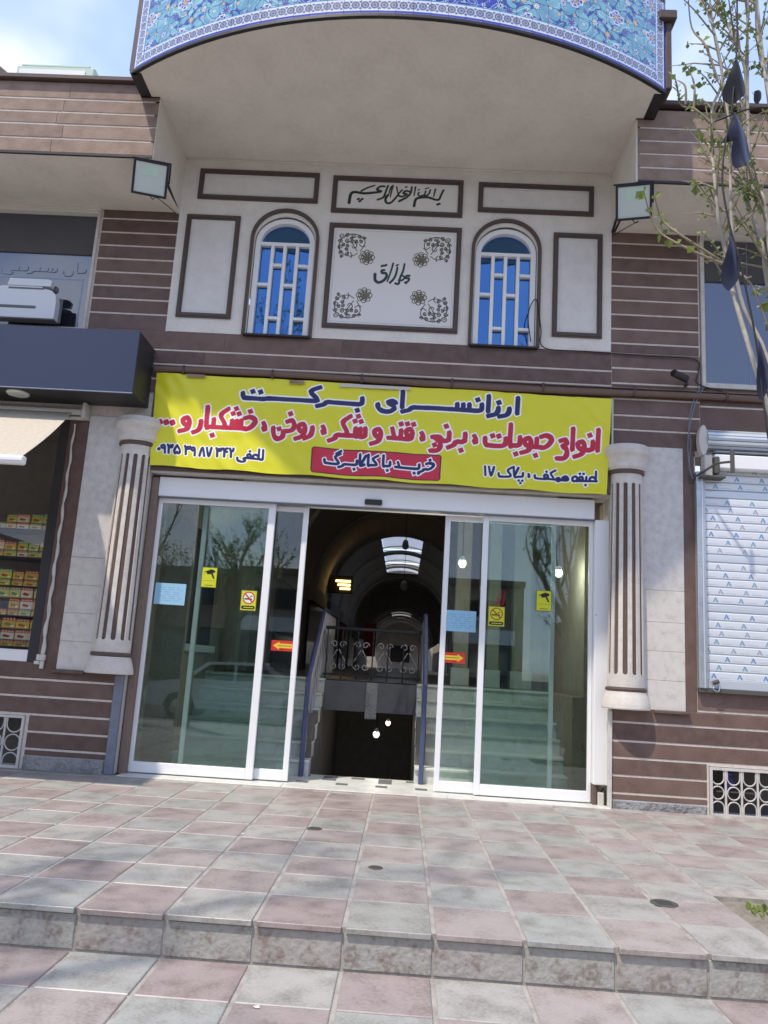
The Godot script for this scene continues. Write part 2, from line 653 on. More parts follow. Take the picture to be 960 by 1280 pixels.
# spring sky: blue with broken thin cloud, paler towards the horizon all round
func sky_picture() -> ImageTexture:
	var w := 1024
	var h := 512
	var n1 := FastNoiseLite.new()
	n1.seed = 53
	n1.frequency = 1.1
	n1.fractal_octaves = 5
	var n2 := FastNoiseLite.new()
	n2.seed = 40
	n2.frequency = 4.0
	n2.fractal_octaves = 4
	var im := Image.create(w, h, false, Image.FORMAT_RGBF)
	for y in h:
		var up := (0.5 - (y + 0.5) / h) * PI
		for x in w:
			var a := (x + 0.5) / w * TAU
			var dir := Vector3(-cos(up) * sin(a), sin(up), cos(up) * cos(a))
			var e := maxf(dir.y, 0.0)
			var blue := Color(0.62, 0.69, 0.82).lerp(Color(0.21, 0.33, 0.66), pow(e, 0.55))
			var q := Vector3(dir.x, 0, dir.z) / (e + 0.22)
			var c := n1.get_noise_3d(q.x, 0.3, q.z) * 0.75 + n2.get_noise_3d(q.x, 2.0, q.z) * 0.3
			c = smoothstep(-0.04, 0.5, c) * 0.88
			var col := blue.lerp(Color(0.78, 0.80, 0.84), c)
			if dir.y < 0:
				col = Color(0.42, 0.40, 0.38)
			im.set_pixel(x, y, col)
	return ImageTexture.create_from_image(im)


func materials():
	var grain := mottle(512, 0.012, 0.09, 0.5, 3, [[0.0, c8(200, 198, 196)], [0.5, c8(235, 234, 232)], [1.0, c8(255, 255, 255)]])
	var soft := mottle(512, 0.012, 0.09, 0.4, 4, [[0.0, c8(232, 231, 229)], [0.5, c8(246, 245, 244)], [1.0, c8(255, 255, 255)]])
	var stains := mottle(1024, 0.005, 0.05, 0.4, 9, [[0.0, c8(172, 167, 162)], [0.30, c8(214, 211, 207)], [0.55, c8(240, 239, 237)], [1.0, c8(255, 255, 254)]])
	var stone := mottle(1024, 0.005, 0.10, 0.5, 21, [[0.0, c8(164, 152, 146)], [0.38, c8(218, 211, 206)], [0.7, c8(240, 237, 235)], [1.0, c8(255, 255, 255)]])
	var marble := mottle(512, 0.008, 0.035, 0.4, 33, [[0.0, c8(206, 208, 206)], [0.45, c8(234, 235, 233)], [1.0, c8(255, 255, 255)]])
	var scab := mottle(512, 0.014, 0.16, 0.6, 51, [[0.0, c8(140, 134, 128)], [0.22, c8(188, 184, 178)], [0.30, c8(234, 232, 228)], [1.0, c8(255, 255, 253)]])
	var grime := mottle(512, 0.016, 0.07, 0.4, 61, [[0.0, c8(164, 146, 140)], [0.3, c8(200, 190, 184)], [0.46, c8(226, 224, 220)], [1.0, c8(250, 250, 248)]])
	var rough_n := bumps(512, 0.05, 5, 4, 6.0)
	var fine_n := bumps(512, 0.16, 6, 3, 5.0)
	mat("plaster", c8(234, 229, 221), 0.9, 0.0, soft, 0.5, fine_n, 0.05)
	mat("soffit", c8(226, 220, 210), 0.92, 0.0, soft, 0.3, fine_n, 0.05)
	mat("plaque", c8(226, 223, 219), 0.45, 0.0, soft, 0.8)
	mat("mortar", c8(228, 217, 207), 0.95, 0.0, grain, 2.0)
	mat("brown_a", c8(122, 100, 92), 0.55, 0.0, stone, 0.9, fine_n, 0.12)
	mat("brown_b", c8(114, 93, 86), 0.55, 0.0, stone, 1.3, fine_n, 0.12)
	mat("brown_c", c8(128, 105, 96), 0.6, 0.0, stone, 0.7, fine_n, 0.12)
	mat("brown_d", c8(119, 96, 87), 0.6, 0.0, stone, 0.45, fine_n, 0.12)
	mat("brown_e", c8(131, 108, 99), 0.6, 0.0, stone, 0.6, fine_n, 0.12)
	mat("brown_f", c8(110, 89, 82), 0.55, 0.0, stone, 1.0, fine_n, 0.12)
	mat("tan_a", c8(164, 143, 128), 0.7, 0.0, stone, 0.8, rough_n, 0.1)
	mat("tan_b", c8(156, 135, 121), 0.7, 0.0, stone, 1.1, rough_n, 0.1)
	mat("dark_trim", c8(86, 70, 64), 0.6, 0.0, grain, 1.5)
	mat("moulding", c8(92, 76, 70), 0.55, 0.0, grain, 3.0)
	mat("black_paint", c8(38, 36, 38), 0.5)
	mat("white_metal", c8(236, 236, 236), 0.35, 0.0)
	mat("worn_white", c8(214, 211, 206), 0.7, 0.0, scab, 0.9)
	mat("board_paint", c8(224, 221, 218), 0.7, 0.0, grain, 1.4)
	mat("old_paint", c8(222, 218, 212), 0.75, 0.0, scab, 1.3)
	mat("column_white", c8(228, 222, 214), 0.7, 0.0, grain, 1.2)
	mat("column_groove", c8(104, 86, 79), 0.7, 0.0, grain, 2.0)
	mat("grey_steel", c8(128, 136, 152), 0.55, 0.0, grain, 1.0)
	mat("old_jamb", c8(140, 122, 112), 0.85, 0.0, scab, 1.1)
	mat("dark_gap", c8(204, 199, 192), 0.9, 0.0, grain, 0.9)
	mat("plinth", c8(158, 158, 160), 0.9, 0.0, stains, 0.7, rough_n, 0.8)
	mat("concrete", c8(150, 147, 142), 0.95, 0.0, stains, 0.5, rough_n, 0.4)
	mat("grout", c8(178, 174, 168), 0.95, 0.0, stains, 1.1)
	mat("asphalt", c8(74, 74, 76), 0.95, 0.0, stains, 0.4, rough_n, 0.4)
	var greys := [c8(176, 175, 170), c8(170, 170, 165), c8(180, 178, 173), c8(173, 174, 170)]
	var pinks := [c8(175, 164, 161), c8(169, 157, 154), c8(177, 167, 163), c8(167, 154, 151)]
	for k in 4:
		mat("tile_grey_%d" % k, greys[k], 0.42, 0.0, stains, 0.55 + 0.13 * k, rough_n, 0.06)
		mat("tile_pink_%d" % k, pinks[k], 0.42, 0.0, stains, 0.5 + 0.15 * k, rough_n, 0.06)
	mat("riser_grey", c8(178, 177, 171), 0.8, 0.0, grime, 0.9, rough_n, 0.3)
	mat("riser_pink", c8(178, 173, 168), 0.8, 0.0, grime, 0.7, rough_n, 0.3)
	mat("marble", c8(226, 228, 224), 0.4, 0.0, marble, 0.8)
	mat("marble_b", c8(216, 219, 216), 0.4, 0.0, marble, 1.2)
	mat("white_marble", c8(226, 224, 218), 0.4, 0.0, marble, 0.9)
	mat("rubble", c8(158, 148, 134), 0.9, 0.0, scab, 0.8, rough_n, 0.8)
	mat("hall_wall", c8(168, 160, 148), 0.85, 0.0, grain, 0.5)
	mat("hall_vault", c8(186, 179, 168), 0.85, 0.0, grain, 0.5)
	mat("hall_dark", c8(186, 179, 168), 0.7, 0.0, grain, 0.5)
	mat("hall_floor", c8(140, 136, 128), 0.3, 0.0, marble, 0.6)
	mat("slab_grey", c8(112, 112, 118), 0.8, 0.0, grain, 0.7)
	mat("basement", c8(118, 114, 108), 0.9, 0.0, grain, 0.8)
	mat("rail_blue", c8(78, 84, 120), 0.5)
	mat("iron_light", c8(176, 174, 178), 0.5, 0.3)
	mat("iron_dark", c8(34, 32, 36), 0.5, 0.2)
	mat("navy_panel", c8(54, 61, 84), 0.28, 0.25)
	mat("navy_edge", c8(142, 152, 176), 0.35, 0.3)
	mat("charcoal", c8(46, 45, 48), 0.5)
	mat("letter_face", c8(212, 216, 220), 0.35)
	mat("etched", c8(160, 172, 196), 0.6)
	mat("letter_side", c8(96, 96, 98), 0.4)
	var mirror := mat("blue_mirror", c8(74, 114, 164), 0.03, 0.92)
	mirror.metallic_specular = 0.5
	mat("grey_mirror", c8(108, 113, 124), 0.04, 0.85)
	var dg := pane_mat("door_glass", c8(214, 236, 230), 0.0, 0.0)
	dg.refraction_enabled = true
	dg.refraction_scale = 0.065
	pane_mat("shop_glass", c8(40, 60, 60), 0.03)
	mat("awning_cloth", c8(220, 211, 194), 0.9, 0.0, grain, 3.0)
	M.awning_cloth.backlight_enabled = true
	M.awning_cloth.backlight = Color(0.5, 0.45, 0.36)
	mat("galvanised", c8(196, 204, 212), 0.3, 0.55, grain, 1.0)
	mat("slat_plain", c8(206, 212, 218), 0.3, 0.35)
	mat("bark", c8(126, 118, 106), 0.95, 0.0, scab, 1.4, rough_n, 1.0)
	mat("young_bark", c8(190, 184, 172), 0.85, 0.0, stains, 2.0)
	mat("twig", c8(150, 138, 116), 0.9)
	var leaf := mat("leaf", c8(124, 138, 72), 0.6)
	leaf.backlight_enabled = true
	leaf.backlight = Color(0.4, 0.45, 0.2)
	var leaf2 := mat("leaf_dark", c8(92, 106, 64), 0.6)
	leaf2.backlight_enabled = true
	leaf2.backlight = Color(0.35, 0.45, 0.15)
	var flag := mat("flag_cloth", c8(22, 26, 54), 0.4)
	flag.rim_enabled = true
	flag.rim = 0.3
	mat("flag_black", c8(20, 20, 28), 0.5)
	mat("lamp_glass", c8(196, 204, 198), 0.2)
	mat("cable", c8(40, 36, 36), 0.7)
	mat("conduit", c8(122, 100, 90), 0.7, 0.0, scab, 3.0)
	mat("cast_iron", c8(92, 90, 86), 0.7, 0.3)
	mat("soil", c8(148, 142, 132), 1.0, 0.0, stains, 2.0, rough_n, 1.0)
	mat("sheet_green", c8(186, 206, 190), 0.6)
	mat("wood_bark_grey", c8(120, 116, 112), 0.9)
	mat("car_paint", c8(226, 226, 226), 0.15)
	M.car_paint.clearcoat_enabled = true
	mat("car_glass", c8(20, 24, 26), 0.03)
	mat("rubber", c8(26, 26, 27), 0.8)
	mat("chrome", c8(200, 200, 204), 0.15, 1.0)
	mat("opposite_wall", c8(176, 160, 140), 0.9, 0.0, stains, 0.2)
	mat("opposite_wall_b", c8(150, 120, 100), 0.9, 0.0, stains, 0.2)
	mat("shop_dark", c8(58, 62, 66), 0.08)
	mat("far_roof", c8(110, 96, 88), 0.9)
	mat("red_cloth", c8(150, 34, 40), 0.8)
	mat("blue_film", c8(60, 70, 130), 0.3)
	for l in [["bulb_glow", Color(1.0, 0.97, 0.9), 1.6], ["warm_glow", Color(1.0, 0.82, 0.5), 3.0], ["red_glow", Color(1.0, 0.15, 0.08), 1.5]]:
		var e := mat(l[0], Color.WHITE, 0.4)
		e.emission_enabled = true
		e.emission = l[1]
		e.emission_energy_multiplier = l[2]
	var sk := mat("skylight_sheet", Color(0.92, 0.93, 0.94, 0.4), 0.9)
	sk.transparency = BaseMaterial3D.TRANSPARENCY_ALPHA


# ------------------------------------------------------------------ ground
func ground():
	var g := setting("ground", "asphalt street and bare ground round the arcade")
	slab(g, "asphalt", Vector3(-150, -0.5, 8.6), Vector3(150, -0.36, 160), M.asphalt, 0.0)
	slab(g, "earth", Vector3(-150, -0.9, -120), Vector3(150, -0.52, 8.6), M.concrete, 0.0)
	var lower := setting("pavement", "lower pavement of pink and grey square tiles beside the street")
	slab(lower, "bed", Vector3(-30, -0.5, 3.9), Vector3(30, -0.198, 8.3), M.grout, 0.0)
	slab(lower, "kerb", Vector3(-30, -0.5, 8.304), Vector3(30, -0.18, 8.55), M.concrete, 0.02)
	var plaza := setting("terrace", "raised terrace of pink and grey square tiles before the shops")
	var b := B.new()
	b.box(Vector3(-30, -0.5, 0.0), Vector3(2.08, -0.006, 3.951))
	b.box(Vector3(2.08, -0.5, 0.0), Vector3(3.2, -0.006, 2.92))
	b.box(Vector3(2.08, -0.5, 3.62), Vector3(3.2, -0.006, 3.93))
	b.box(Vector3(3.2, -0.5, 0.0), Vector3(30, -0.006, 3.93))
	part(plaza, "bed", b.mesh(), M.grout)
	var r := RandomNumberGenerator.new()
	r.seed = 77
	for i in range(-11, 11):
		for j in 10:
			var x0 := i * 0.42 + 0.011
			var x1 := (i + 1) * 0.42 - 0.011
			var z1 := 3.95 - j * 0.42 - 0.004
			var z0 := 3.95 - (j + 1) * 0.42 + 0.004
			if j == 9:
				z0 = maxf(z0, 0.125 if x0 < -2.5 else 0.02)
				if x0 > -2.6 and x1 < 2.3:
					z0 = 0.07
			if x0 < 3.2 and x1 > 2.09 and z0 < 3.6 and z1 > 2.94:
				continue
			var pink := (i + j) % 2 != 0
			if j == 8 and i in [0, -2, 2] or j == 7 and i == -1:
				pink = true
			var m: Material = M["tile_%s_%d" % ["pink" if pink else "grey", r.randi() % 4]]
			var dy := r.randf_range(-0.002, 0.001)
			var o: MeshInstance3D
			if j == 0:
				o = slab(plaza, "tile", Vector3(x0, -0.026, z0), Vector3(x1, 0.0, 3.976), m, 0.003)
			else:
				o = slab(plaza, "tile", Vector3(x0, -0.03, z0), Vector3(x1, 0.0, z1), m, 0.004)
			o.position.y += dy
			o.rotation = Vector3(r.randf_range(-0.003, 0.003), r.randf_range(-0.002, 0.002), r.randf_range(-0.003, 0.003))
	for i in range(-7, 7):
		var pink := (i + 7) % 2 != 0
		slab(plaza, "riser_tile", Vector3(i * 0.42 + 0.005, -0.186, 3.92), Vector3((i + 1) * 0.42 - 0.005, -0.03, 3.957), M.riser_pink if not pink else M.riser_grey, 0.004)
		for j in 3:
			var z0 := 3.962 + j * 0.42
			var q := (i + j) % 2 == 0
			var o := slab(lower, "tile", Vector3(i * 0.42 + 0.011, -0.22, z0 + 0.004), Vector3((i + 1) * 0.42 - 0.011, -0.19, z0 + 0.416), M["tile_%s_%d" % ["pink" if q else "grey", r.randi() % 4]], 0.004)
			o.position.y += r.randf_range(-0.002, 0.001)
	# worn concrete strip against the wall and the marble sill before the doors
	slab(plaza, "wall_strip", Vector3(-9, -0.1, 0.0), Vector3(-2.5, -0.001, 0.115), M.concrete, 0.004)
	slab(plaza, "door_sill", Vector3(-2.5, -0.1, -0.16), Vector3(-0.9, 0.004, 0.06), M.white_marble, 0.004)
	slab(plaza, "door_sill", Vector3(-0.896, -0.1, -0.16), Vector3(0.7, 0.004, 0.06), M.white_marble, 0.004)
	slab(plaza, "door_sill", Vector3(0.704, -0.1, -0.16), Vector3(2.25, 0.004, 0.06), M.white_marble, 0.004)
	# tree pit
	var pit := setting("tree_pit", "square soil pit left open in the terrace tiles")
	b = B.new()
	var n := 8
	for ix in n:
		for iz in n:
			var q := []
			for c in [[0, 1], [1, 1], [1, 0], [0, 0]]:
				var u := float(ix + c[0]) / n
				var v := float(iz + c[1]) / n
				var hgt := -0.05 + 0.03 * sin(u * 9.0 + v * 4.0) * sin(v * 7.0 + 1.0)
				q.append(Vector3(lerpf(2.08, 3.2, u), hgt, lerpf(2.92, 3.62, v)))
			b.quad(q[0], q[1], q[2], q[3])
	part(pit, "soil", b.mesh(), M.soil)
	for p in [[1.73, 3.18, 0.075], [-0.37, 1.85, 0.055], [0.11, 2.85, 0.045]]:
		var cover := thing("drain_cover", ["round iron cover set in the terrace joint nearest the tree pit", "small dark iron ring set in the terrace near the doors", "small iron plug set in a pale terrace tile"][[0.075, 0.055, 0.045].find(p[2])], "drain cover", Vector3(p[0], 0.0, p[1]), "covers in the terrace")
		var bb := B.new()
		bb.lathe(Vector3.ZERO, [Vector2(p[2], -0.02), Vector2(p[2], 0.003), Vector2(p[2] * 0.86, 0.006), Vector2(p[2] * 0.8, 0.003), Vector2(0.0, 0.003)], 20)
		part(cover, "plate", bb.mesh(), M.cast_iron)
		bb = B.new()
		for k in 5:
			bb.box(Vector3(-p[2] * 0.6, 0.003, -p[2] * 0.5 + k * p[2] * 0.25 - 0.003), Vector3(p[2] * 0.6, 0.006, -p[2] * 0.5 + k * p[2] * 0.25 + 0.003))
		part(cover, "tread", bb.mesh(), M.cast_iron)


# ------------------------------------------------------------------ facade
var house: Node3D


# rows of stone between the heights ys (from the top down), with pale recessed joints between them
func courses(parent: Node, x0: float, x1: float, ys: Array, z := 0.0, longest := 1.4, kinds := ["brown_a", "brown_b", "brown_c", "brown_d", "brown_e", "brown_f"], joint := 0.02):
	for k in ys.size() - 1:
		var top: float = ys[k] - (joint * 0.5 if k > 0 else 0.0)
		var low: float = ys[k + 1] + (joint * 0.5 if k < ys.size() - 2 else 0.0)
		var count := maxi(1, int(ceil((x1 - x0) / longest)))
		var xa := x0
		for c in count:
			var xb := x1 if c == count - 1 else x0 + (x1 - x0) * (c + 1) / count + rng.randf_range(-0.12, 0.12)
			var o := slab(parent, "cladding_stone", Vector3(xa + (0.0007 if c > 0 else 0.0), low, z - 0.02), Vector3(xb - (0.0007 if c < count - 1 else 0.0), top, z), M[kinds[rng.randi() % kinds.size()]], 0.003)
			o.position.z += rng.randf_range(-0.0012, 0.0012)
			xa = xb


func facade():
	house = thing("arcade_building", "two storey brown stone and white plaster arcade front with a tiled balcony", "building")
	var b := B.new()
	# masonry behind the cladding; it shows as pale joints
	b.box(Vector3(-9.0, 0.5, -0.35), Vector3(-2.56, 1.02, -0.005))
	b.box(Vector3(-3.48, -0.1, -0.35), Vector3(-2.56, 0.5, -0.005))
	b.box(Vector3(-9.0, -0.1, -0.35), Vector3(-4.6, 0.5, -0.005))
	b.box(Vector3(-3.49, 1.02, -0.35), Vector3(-2.56, 3.62, -0.005))
	b.box(Vector3(2.27, 0.44, -0.35), Vector3(9.0, 1.2, -0.005))
	b.box(Vector3(2.27, -0.1, -0.35), Vector3(3.185, 0.44, -0.005))
	b.box(Vector3(4.24, -0.1, -0.35), Vector3(9.0, 0.44, -0.005))
	b.box(Vector3(2.27, 1.2, -0.35), Vector3(3.10, 3.62, -0.005))
	b.box(Vector3(-9.0, 3.62, -0.35), Vector3(3.16, 4.60, -0.005))
	b.box(Vector3(3.16, 3.62, -0.35), Vector3(9.0, 4.245, -0.005))
	b.box(Vector3(-2.56, 3.06, -0.35), Vector3(2.27, 3.62, -0.005))
	b.box(Vector3(-3.44, 4.60, -0.35), Vector3(-2.54, 6.75, -0.005))
	b.box(Vector3(2.21, 4.60, -0.35), Vector3(3.17, 6.75, -0.005))
	b.box(Vector3(-9.0, 5.97, -0.35), Vector3(-3.44, 6.75, -0.005))
	b.box(Vector3(3.17, 6.0, -0.35), Vector3(9.0, 6.75, -0.005))
	b.box(Vector3(3.08, 3.50, -0.35), Vector3(9.0, 3.62, -0.005))
	part(house, "masonry", b.mesh(), M.mortar)
	# lower walls
	courses(house, -9.0, -2.635, [1.02, 0.854, 0.687, 0.525], 0.0, 1.9)
	courses(house, -3.445, -2.635, [0.505, 0.351, 0.188, 0.13])
	courses(house, 2.27, 9.0, [0.93, 0.80, 0.624, 0.477], 0.0, 1.7)
	courses(house, 3.09, 9.0, [1.17, 0.949, 0.935], 0.0, 1.7)
	courses(house, 2.27, 3.165, [0.457, 0.303, 0.141, 0.085])
	slab(house, "plinth_stone", Vector3(-3.45, -0.05, -0.02), Vector3(-2.64, 0.127, 0.012), M.plinth, 0.012)
	slab(house, "plinth_stone", Vector3(2.27, -0.05, -0.02), Vector3(3.16, 0.082, 0.012), M.plinth, 0.012)
	# brown strips beside the shop windows
	slab(house, "jamb_stone", Vector3(-3.45, 1.02, -0.02), Vector3(-3.245, 3.55, 0.0), M.brown_b)
	slab(house, "jamb_stone", Vector3(2.975, 0.933, -0.02), Vector3(3.085, 3.62, 0.0), M.brown_a)
	slab(house, "ledge", Vector3(-3.28, 0.93, 0.0), Vector3(-2.95, 0.965, 0.045), M.brown_b, 0.006)
	slab(house, "ledge", Vector3(2.66, 0.905, 0.0), Vector3(3.0, 0.935, 0.045), M.brown_b, 0.006)
	# belt above the doors and the panels either side of the white wall
	courses(house, -3.41, 2.24, [4.60, 4.39, 4.228, 4.06, 3.9], 0.0, 1.5)
	courses(house, 2.244, 3.155, [4.60, 4.432, 4.263, 4.09, 3.911, 3.754, 3.56])
	courses(house, 3.159, 9.0, [4.25, 4.05, 3.60], 0.0, 2.0)
	courses(house, -2.6, 2.24, [3.9, 3.5, 3.06], 0.0, 2.5)
	courses(house, -3.41, -2.56, [6.03, 5.909, 5.745, 5.586, 5.427, 5.266, 5.108, 4.952, 4.786, 4.604])
	courses(house, 2.235, 3.155, [6.03, 5.871, 5.705, 5.531, 5.367, 5.204, 5.039, 4.874, 4.71, 4.604])
	# eaves boxes either side of the balcony
	for s in [[-9.0, -2.56, [6.83, 6.64, 6.49, 6.35, 6.19, 6.035], 0.97], [2.25, 9.0, [6.80, 6.60, 6.455, 6.31, 6.16, 6.02], 0.92]]:
		var zf: float = s[3]
		var fb := B.new()
		fb.box(Vector3(s[0], s[2][5] + 0.004, -0.012), Vector3(s[1], 6.80, zf - 0.005))
		part(house, "eaves_core", fb.mesh(), M.mortar)
		var under := B.new()
		under.box(Vector3(s[0], s[2][5] - 0.02, 0.0), Vector3(s[1], s[2][5], zf - 0.02))
		part(house, "eaves_soffit", under.mesh(), M.soffit)
		courses(house, s[0], s[1], s[2], zf, 0.95, ["tan_a", "tan_b"], 0.018)
		slab(house, "eaves_edge", Vector3(s[0], s[2][5] - 0.028, zf - 0.02), Vector3(s[1], s[2][5] - 0.002, zf + 0.004), M.black_paint)
		slab(house, "coping", Vector3(s[0], 6.835, -0.3), Vector3(s[1], 6.885, zf + 0.05), M.dark_trim, 0.006)
	# flat roof and the body of the building, so that it stands as a block
	b = B.new()
	b.box(Vector3(-9.0, 6.76, -12.0), Vector3(-2.6, 6.80, -0.012))
	b.box(Vector3(2.3, 6.76, -12.0), Vector3(9.0, 6.80, -0.012))
	b.box(Vector3(-2.6, 6.9, -12.0), Vector3(2.3, 7.0, 0.3))
	part(house, "roof", b.mesh(), M.concrete)
	# reveals of the entrance
	slab(house, "reveal", Vector3(-2.6, 0.0, -0.35), Vector3(-2.545, 3.06, -0.02), M.dark_gap)
	slab(house, "reveal", Vector3(2.252, 0.0, -0.35), Vector3(2.272, 3.06, -0.014), M.dark_gap)
	slab(house, "shutter_slot", Vector3(-2.54, 3.035, -0.34), Vector3(2.25, 3.058, -0.02), M.dark_gap)
	slab(house, "corner_post", Vector3(-2.632, 0.0, -0.02), Vector3(-2.545, 0.945, 0.03), M.grey_steel, 0.006)
	slab(house, "old_jamb", Vector3(-2.535, 0.0, -0.2), Vector3(-2.467, 3.0, -0.09), M.old_jamb, 0.004)
	slab(house, "jamb_strip", Vector3(2.225, 0.0, -0.03), Vector3(2.262, 0.9, 0.02), M.worn_white, 0.004)


func rect_pts(x0: float, y0: float, x1: float, y1: float) -> PackedVector2Array:
	return PackedVector2Array([Vector2(x0, y0), Vector2(x1, y0), Vector2(x1, y1), Vector2(x0, y1)])


func upper_wall():
	# white plaster with two arched windows cut out of it
	var outline := PackedVector2Array([Vector2(-2.555, 4.604), Vector2(2.23, 4.604), Vector2(2.23, 6.69), Vector2(-2.555, 6.69)])
	var plaster := B.new()
	var arches := [[-1.345, 0.335, 5.71], [1.09, 0.335, 5.70]]
	# build the sheet as columns between the arches
	var xs := [-2.555, arches[0][0] - 0.335, arches[0][0] + 0.335, arches[1][0] - 0.335, arches[1][0] + 0.335, 2.23]
	for k in [0, 2, 4]:
		plaster.box(Vector3(xs[k], 4.604, -0.012), Vector3(xs[k + 1], 6.69, 0.004))
	for a in arches:
		var poly := PackedVector2Array([Vector2(a[0] + a[1], 6.69), Vector2(a[0] - a[1], 6.69)])
		for k in 25:
			var t := PI - PI * k / 24.0
			poly.append(Vector2(a[0] + cos(t) * a[1], a[2] + sin(t) * a[1] * 0.93))
		plaster.extrude(poly, -0.012, 0.004)
		plaster.box(Vector3(a[0] - a[1], 4.604, -0.3), Vector3(a[0] + a[1], 6.69, -0.14))
	part(house, "plaster_wall", plaster.mesh(), M.plaster)
	# framed panels: [x0, y0, x1, y1]
	for f in [[-2.37, 6.19, -1.02, 6.56], [-2.46, 4.77, -1.86, 5.99], [0.76, 6.17, 2.03, 6.53], [1.60, 4.745, 2.13, 5.955]]:
		panel_frame(f, "panel_frame")
	# plaques with writing
	var p1 := panel_frame([-0.865, 6.09, 0.59, 6.54], "plaque_frame")
	var p2 := panel_frame([-0.865, 4.725, 0.595, 5.96], "plaque_frame")
	plaque(p1, [-0.805, 6.15, 0.53, 6.48], printed("verse_print", verse_print(), 0.4))
	plaque(p2, [-0.81, 4.78, 0.54, 5.905], printed("plaque_print", plaque_print(), 0.4))
	for k in 2:
		arch_window(arches[k], k)
	# thin cornice line under the soffit
	slab(house, "cornice_line", Vector3(-2.55, 6.676, 0.004), Vector3(2.225, 6.689, 0.03), M.soffit)


func panel_frame(f: Array, called: String) -> MeshInstance3D:
	var w := 0.052
	var b := B.new()
	var r := rect_pts(f[0] + w * 0.5, f[1] + w * 0.5, f[2] - w * 0.5, f[3] - w * 0.5)
	b.strip(r, w, 0.004, 0.026, true)
	b.strip(r, w * 0.45, 0.026, 0.034, true)
	var o := part(house, called, b.mesh(), M.moulding)
	slab(o, "board", Vector3(f[0] + w, f[1] + w, 0.004), Vector3(f[2] - w, f[3] - w, 0.009), M.plaque, 0.001)
	b = B.new()
	b.strip(rect_pts(f[0] + w + 0.035, f[1] + w + 0.035, f[2] - w - 0.035, f[3] - w - 0.035), 0.007, 0.009, 0.012, true)
	part(o, "bead", b.mesh(), M.plaster)
	return o


func plaque(parent: Node, r: Array, m: Material):
	var b := B.new()
	b.quad(Vector3(r[0], r[1], 0.0125), Vector3(r[2], r[1], 0.0125), Vector3(r[2], r[3], 0.0125), Vector3(r[0], r[3], 0.0125))
	part(parent, "inscription", b.mesh(), m)


func arch_window(a: Array, which: int):
	var w: Node3D = Node3D.new()
	w.name = "arched_window"
	house.add_child(w, true)
	var cx: float = a[0]
	var cy: float = a[2]
	var y0 := 4.604
	# brown moulding on the wall
	var pts := PackedVector2Array([Vector2(cx - 0.362, y0)])
	for k in 21:
		var t := PI - PI * k / 20.0
		pts.append(Vector2(cx + cos(t) * 0.362, cy + sin(t) * 0.362 * 0.95 + 0.03))
	pts.append(Vector2(cx + 0.362, y0))
	var b := B.new()
	b.strip(pts, 0.036, 0.004, 0.034)
	part(w, "moulding", b.mesh(), M.moulding)
	# white frame set into the opening
	pts = PackedVector2Array([Vector2(cx - 0.327, y0)])
	for k in 21:
		var t := PI - PI * k / 20.0
		pts.append(Vector2(cx + cos(t) * 0.3, cy + sin(t) * 0.265))
	pts[0] = Vector2(cx - 0.3, y0)
	pts.append(Vector2(cx + 0.3, y0))
	b = B.new()
	b.strip(pts, 0.055, -0.12, -0.02)
	part(w, "frame", b.mesh(), M.white_metal)
	# bars
	var bars := B.new()
	var ytop := cy - 0.005
	bars.box(Vector3(cx - 0.275, ytop - 0.02, -0.1), Vector3(cx + 0.275, ytop + 0.02, -0.03), 0.004)
	for k in 3:
		var x := cx - 0.275 + 0.55 * (k + 1) / 4.0
		bars.box(Vector3(x - 0.019, y0, -0.1), Vector3(x + 0.019, ytop - 0.021, -0.031), 0.004)
	part(w, "glazing_bars", bars.mesh(), M.white_metal)
	var rung := [[5.22, 4.604], [5.455, 4.83], [5.22, 4.604], [5.455, 4.83]]
	for k in 4:
		var xa := cx - 0.275 + 0.1375 * k + (0.019 if k > 0 else 0.0)
		var xb := cx - 0.275 + 0.1375 * (k + 1) - (0.019 if k < 3 else 0.0)
		var stops := [ytop - 0.02]
		for y in rung[k]:
			if y > y0 + 0.05:
				slab(w, "rung", Vector3(xa, y - 0.017, -0.095), Vector3(xb, y + 0.017, -0.034), M.white_metal)
				stops.append(y)
		stops.append(y0)
		for q in stops.size() - 1:
			var pane := slab(w, "pane", Vector3(xa, stops[q + 1] + 0.0, -0.09), Vector3(xb, stops[q], -0.084), M.blue_mirror, 0.0)
			pane.rotation = Vector3(rng.randf_range(-0.012, 0.012), rng.randf_range(-0.01, 0.01), 0)
	var top := PackedVector2Array()
	for k in 19:
		var t := PI - PI * k / 18.0
		top.append(Vector2(cx + cos(t) * 0.275, cy + 0.012 + sin(t) * 0.24))
	b = B.new()
	b.extrude(top, -0.09, -0.084)
	part(w, "pane", b.mesh(), M.blue_mirror)
	slab(w, "sill", Vector3(cx - 0.36, y0 - 0.018, 0.0), Vector3(cx + 0.36, y0 + 0.004, 0.05), M.black_paint)


# lines of calligraphy, traced; points run over a sheet 1000 wide
func calligraphy(cv: Canvas, lines: Array, off: Vector2, sc: float, ink: Color):
	for l in lines:
		var pts := []
		for k in range(2, l.size(), 2):
			pts.append((Vector2(l[k], l[k + 1]) - off) * sc)
		cv.line(spline(pts, 5) if pts.size() > 2 else pts, l[0] * sc * 1.2, ink, l[1] * sc * 1.2)


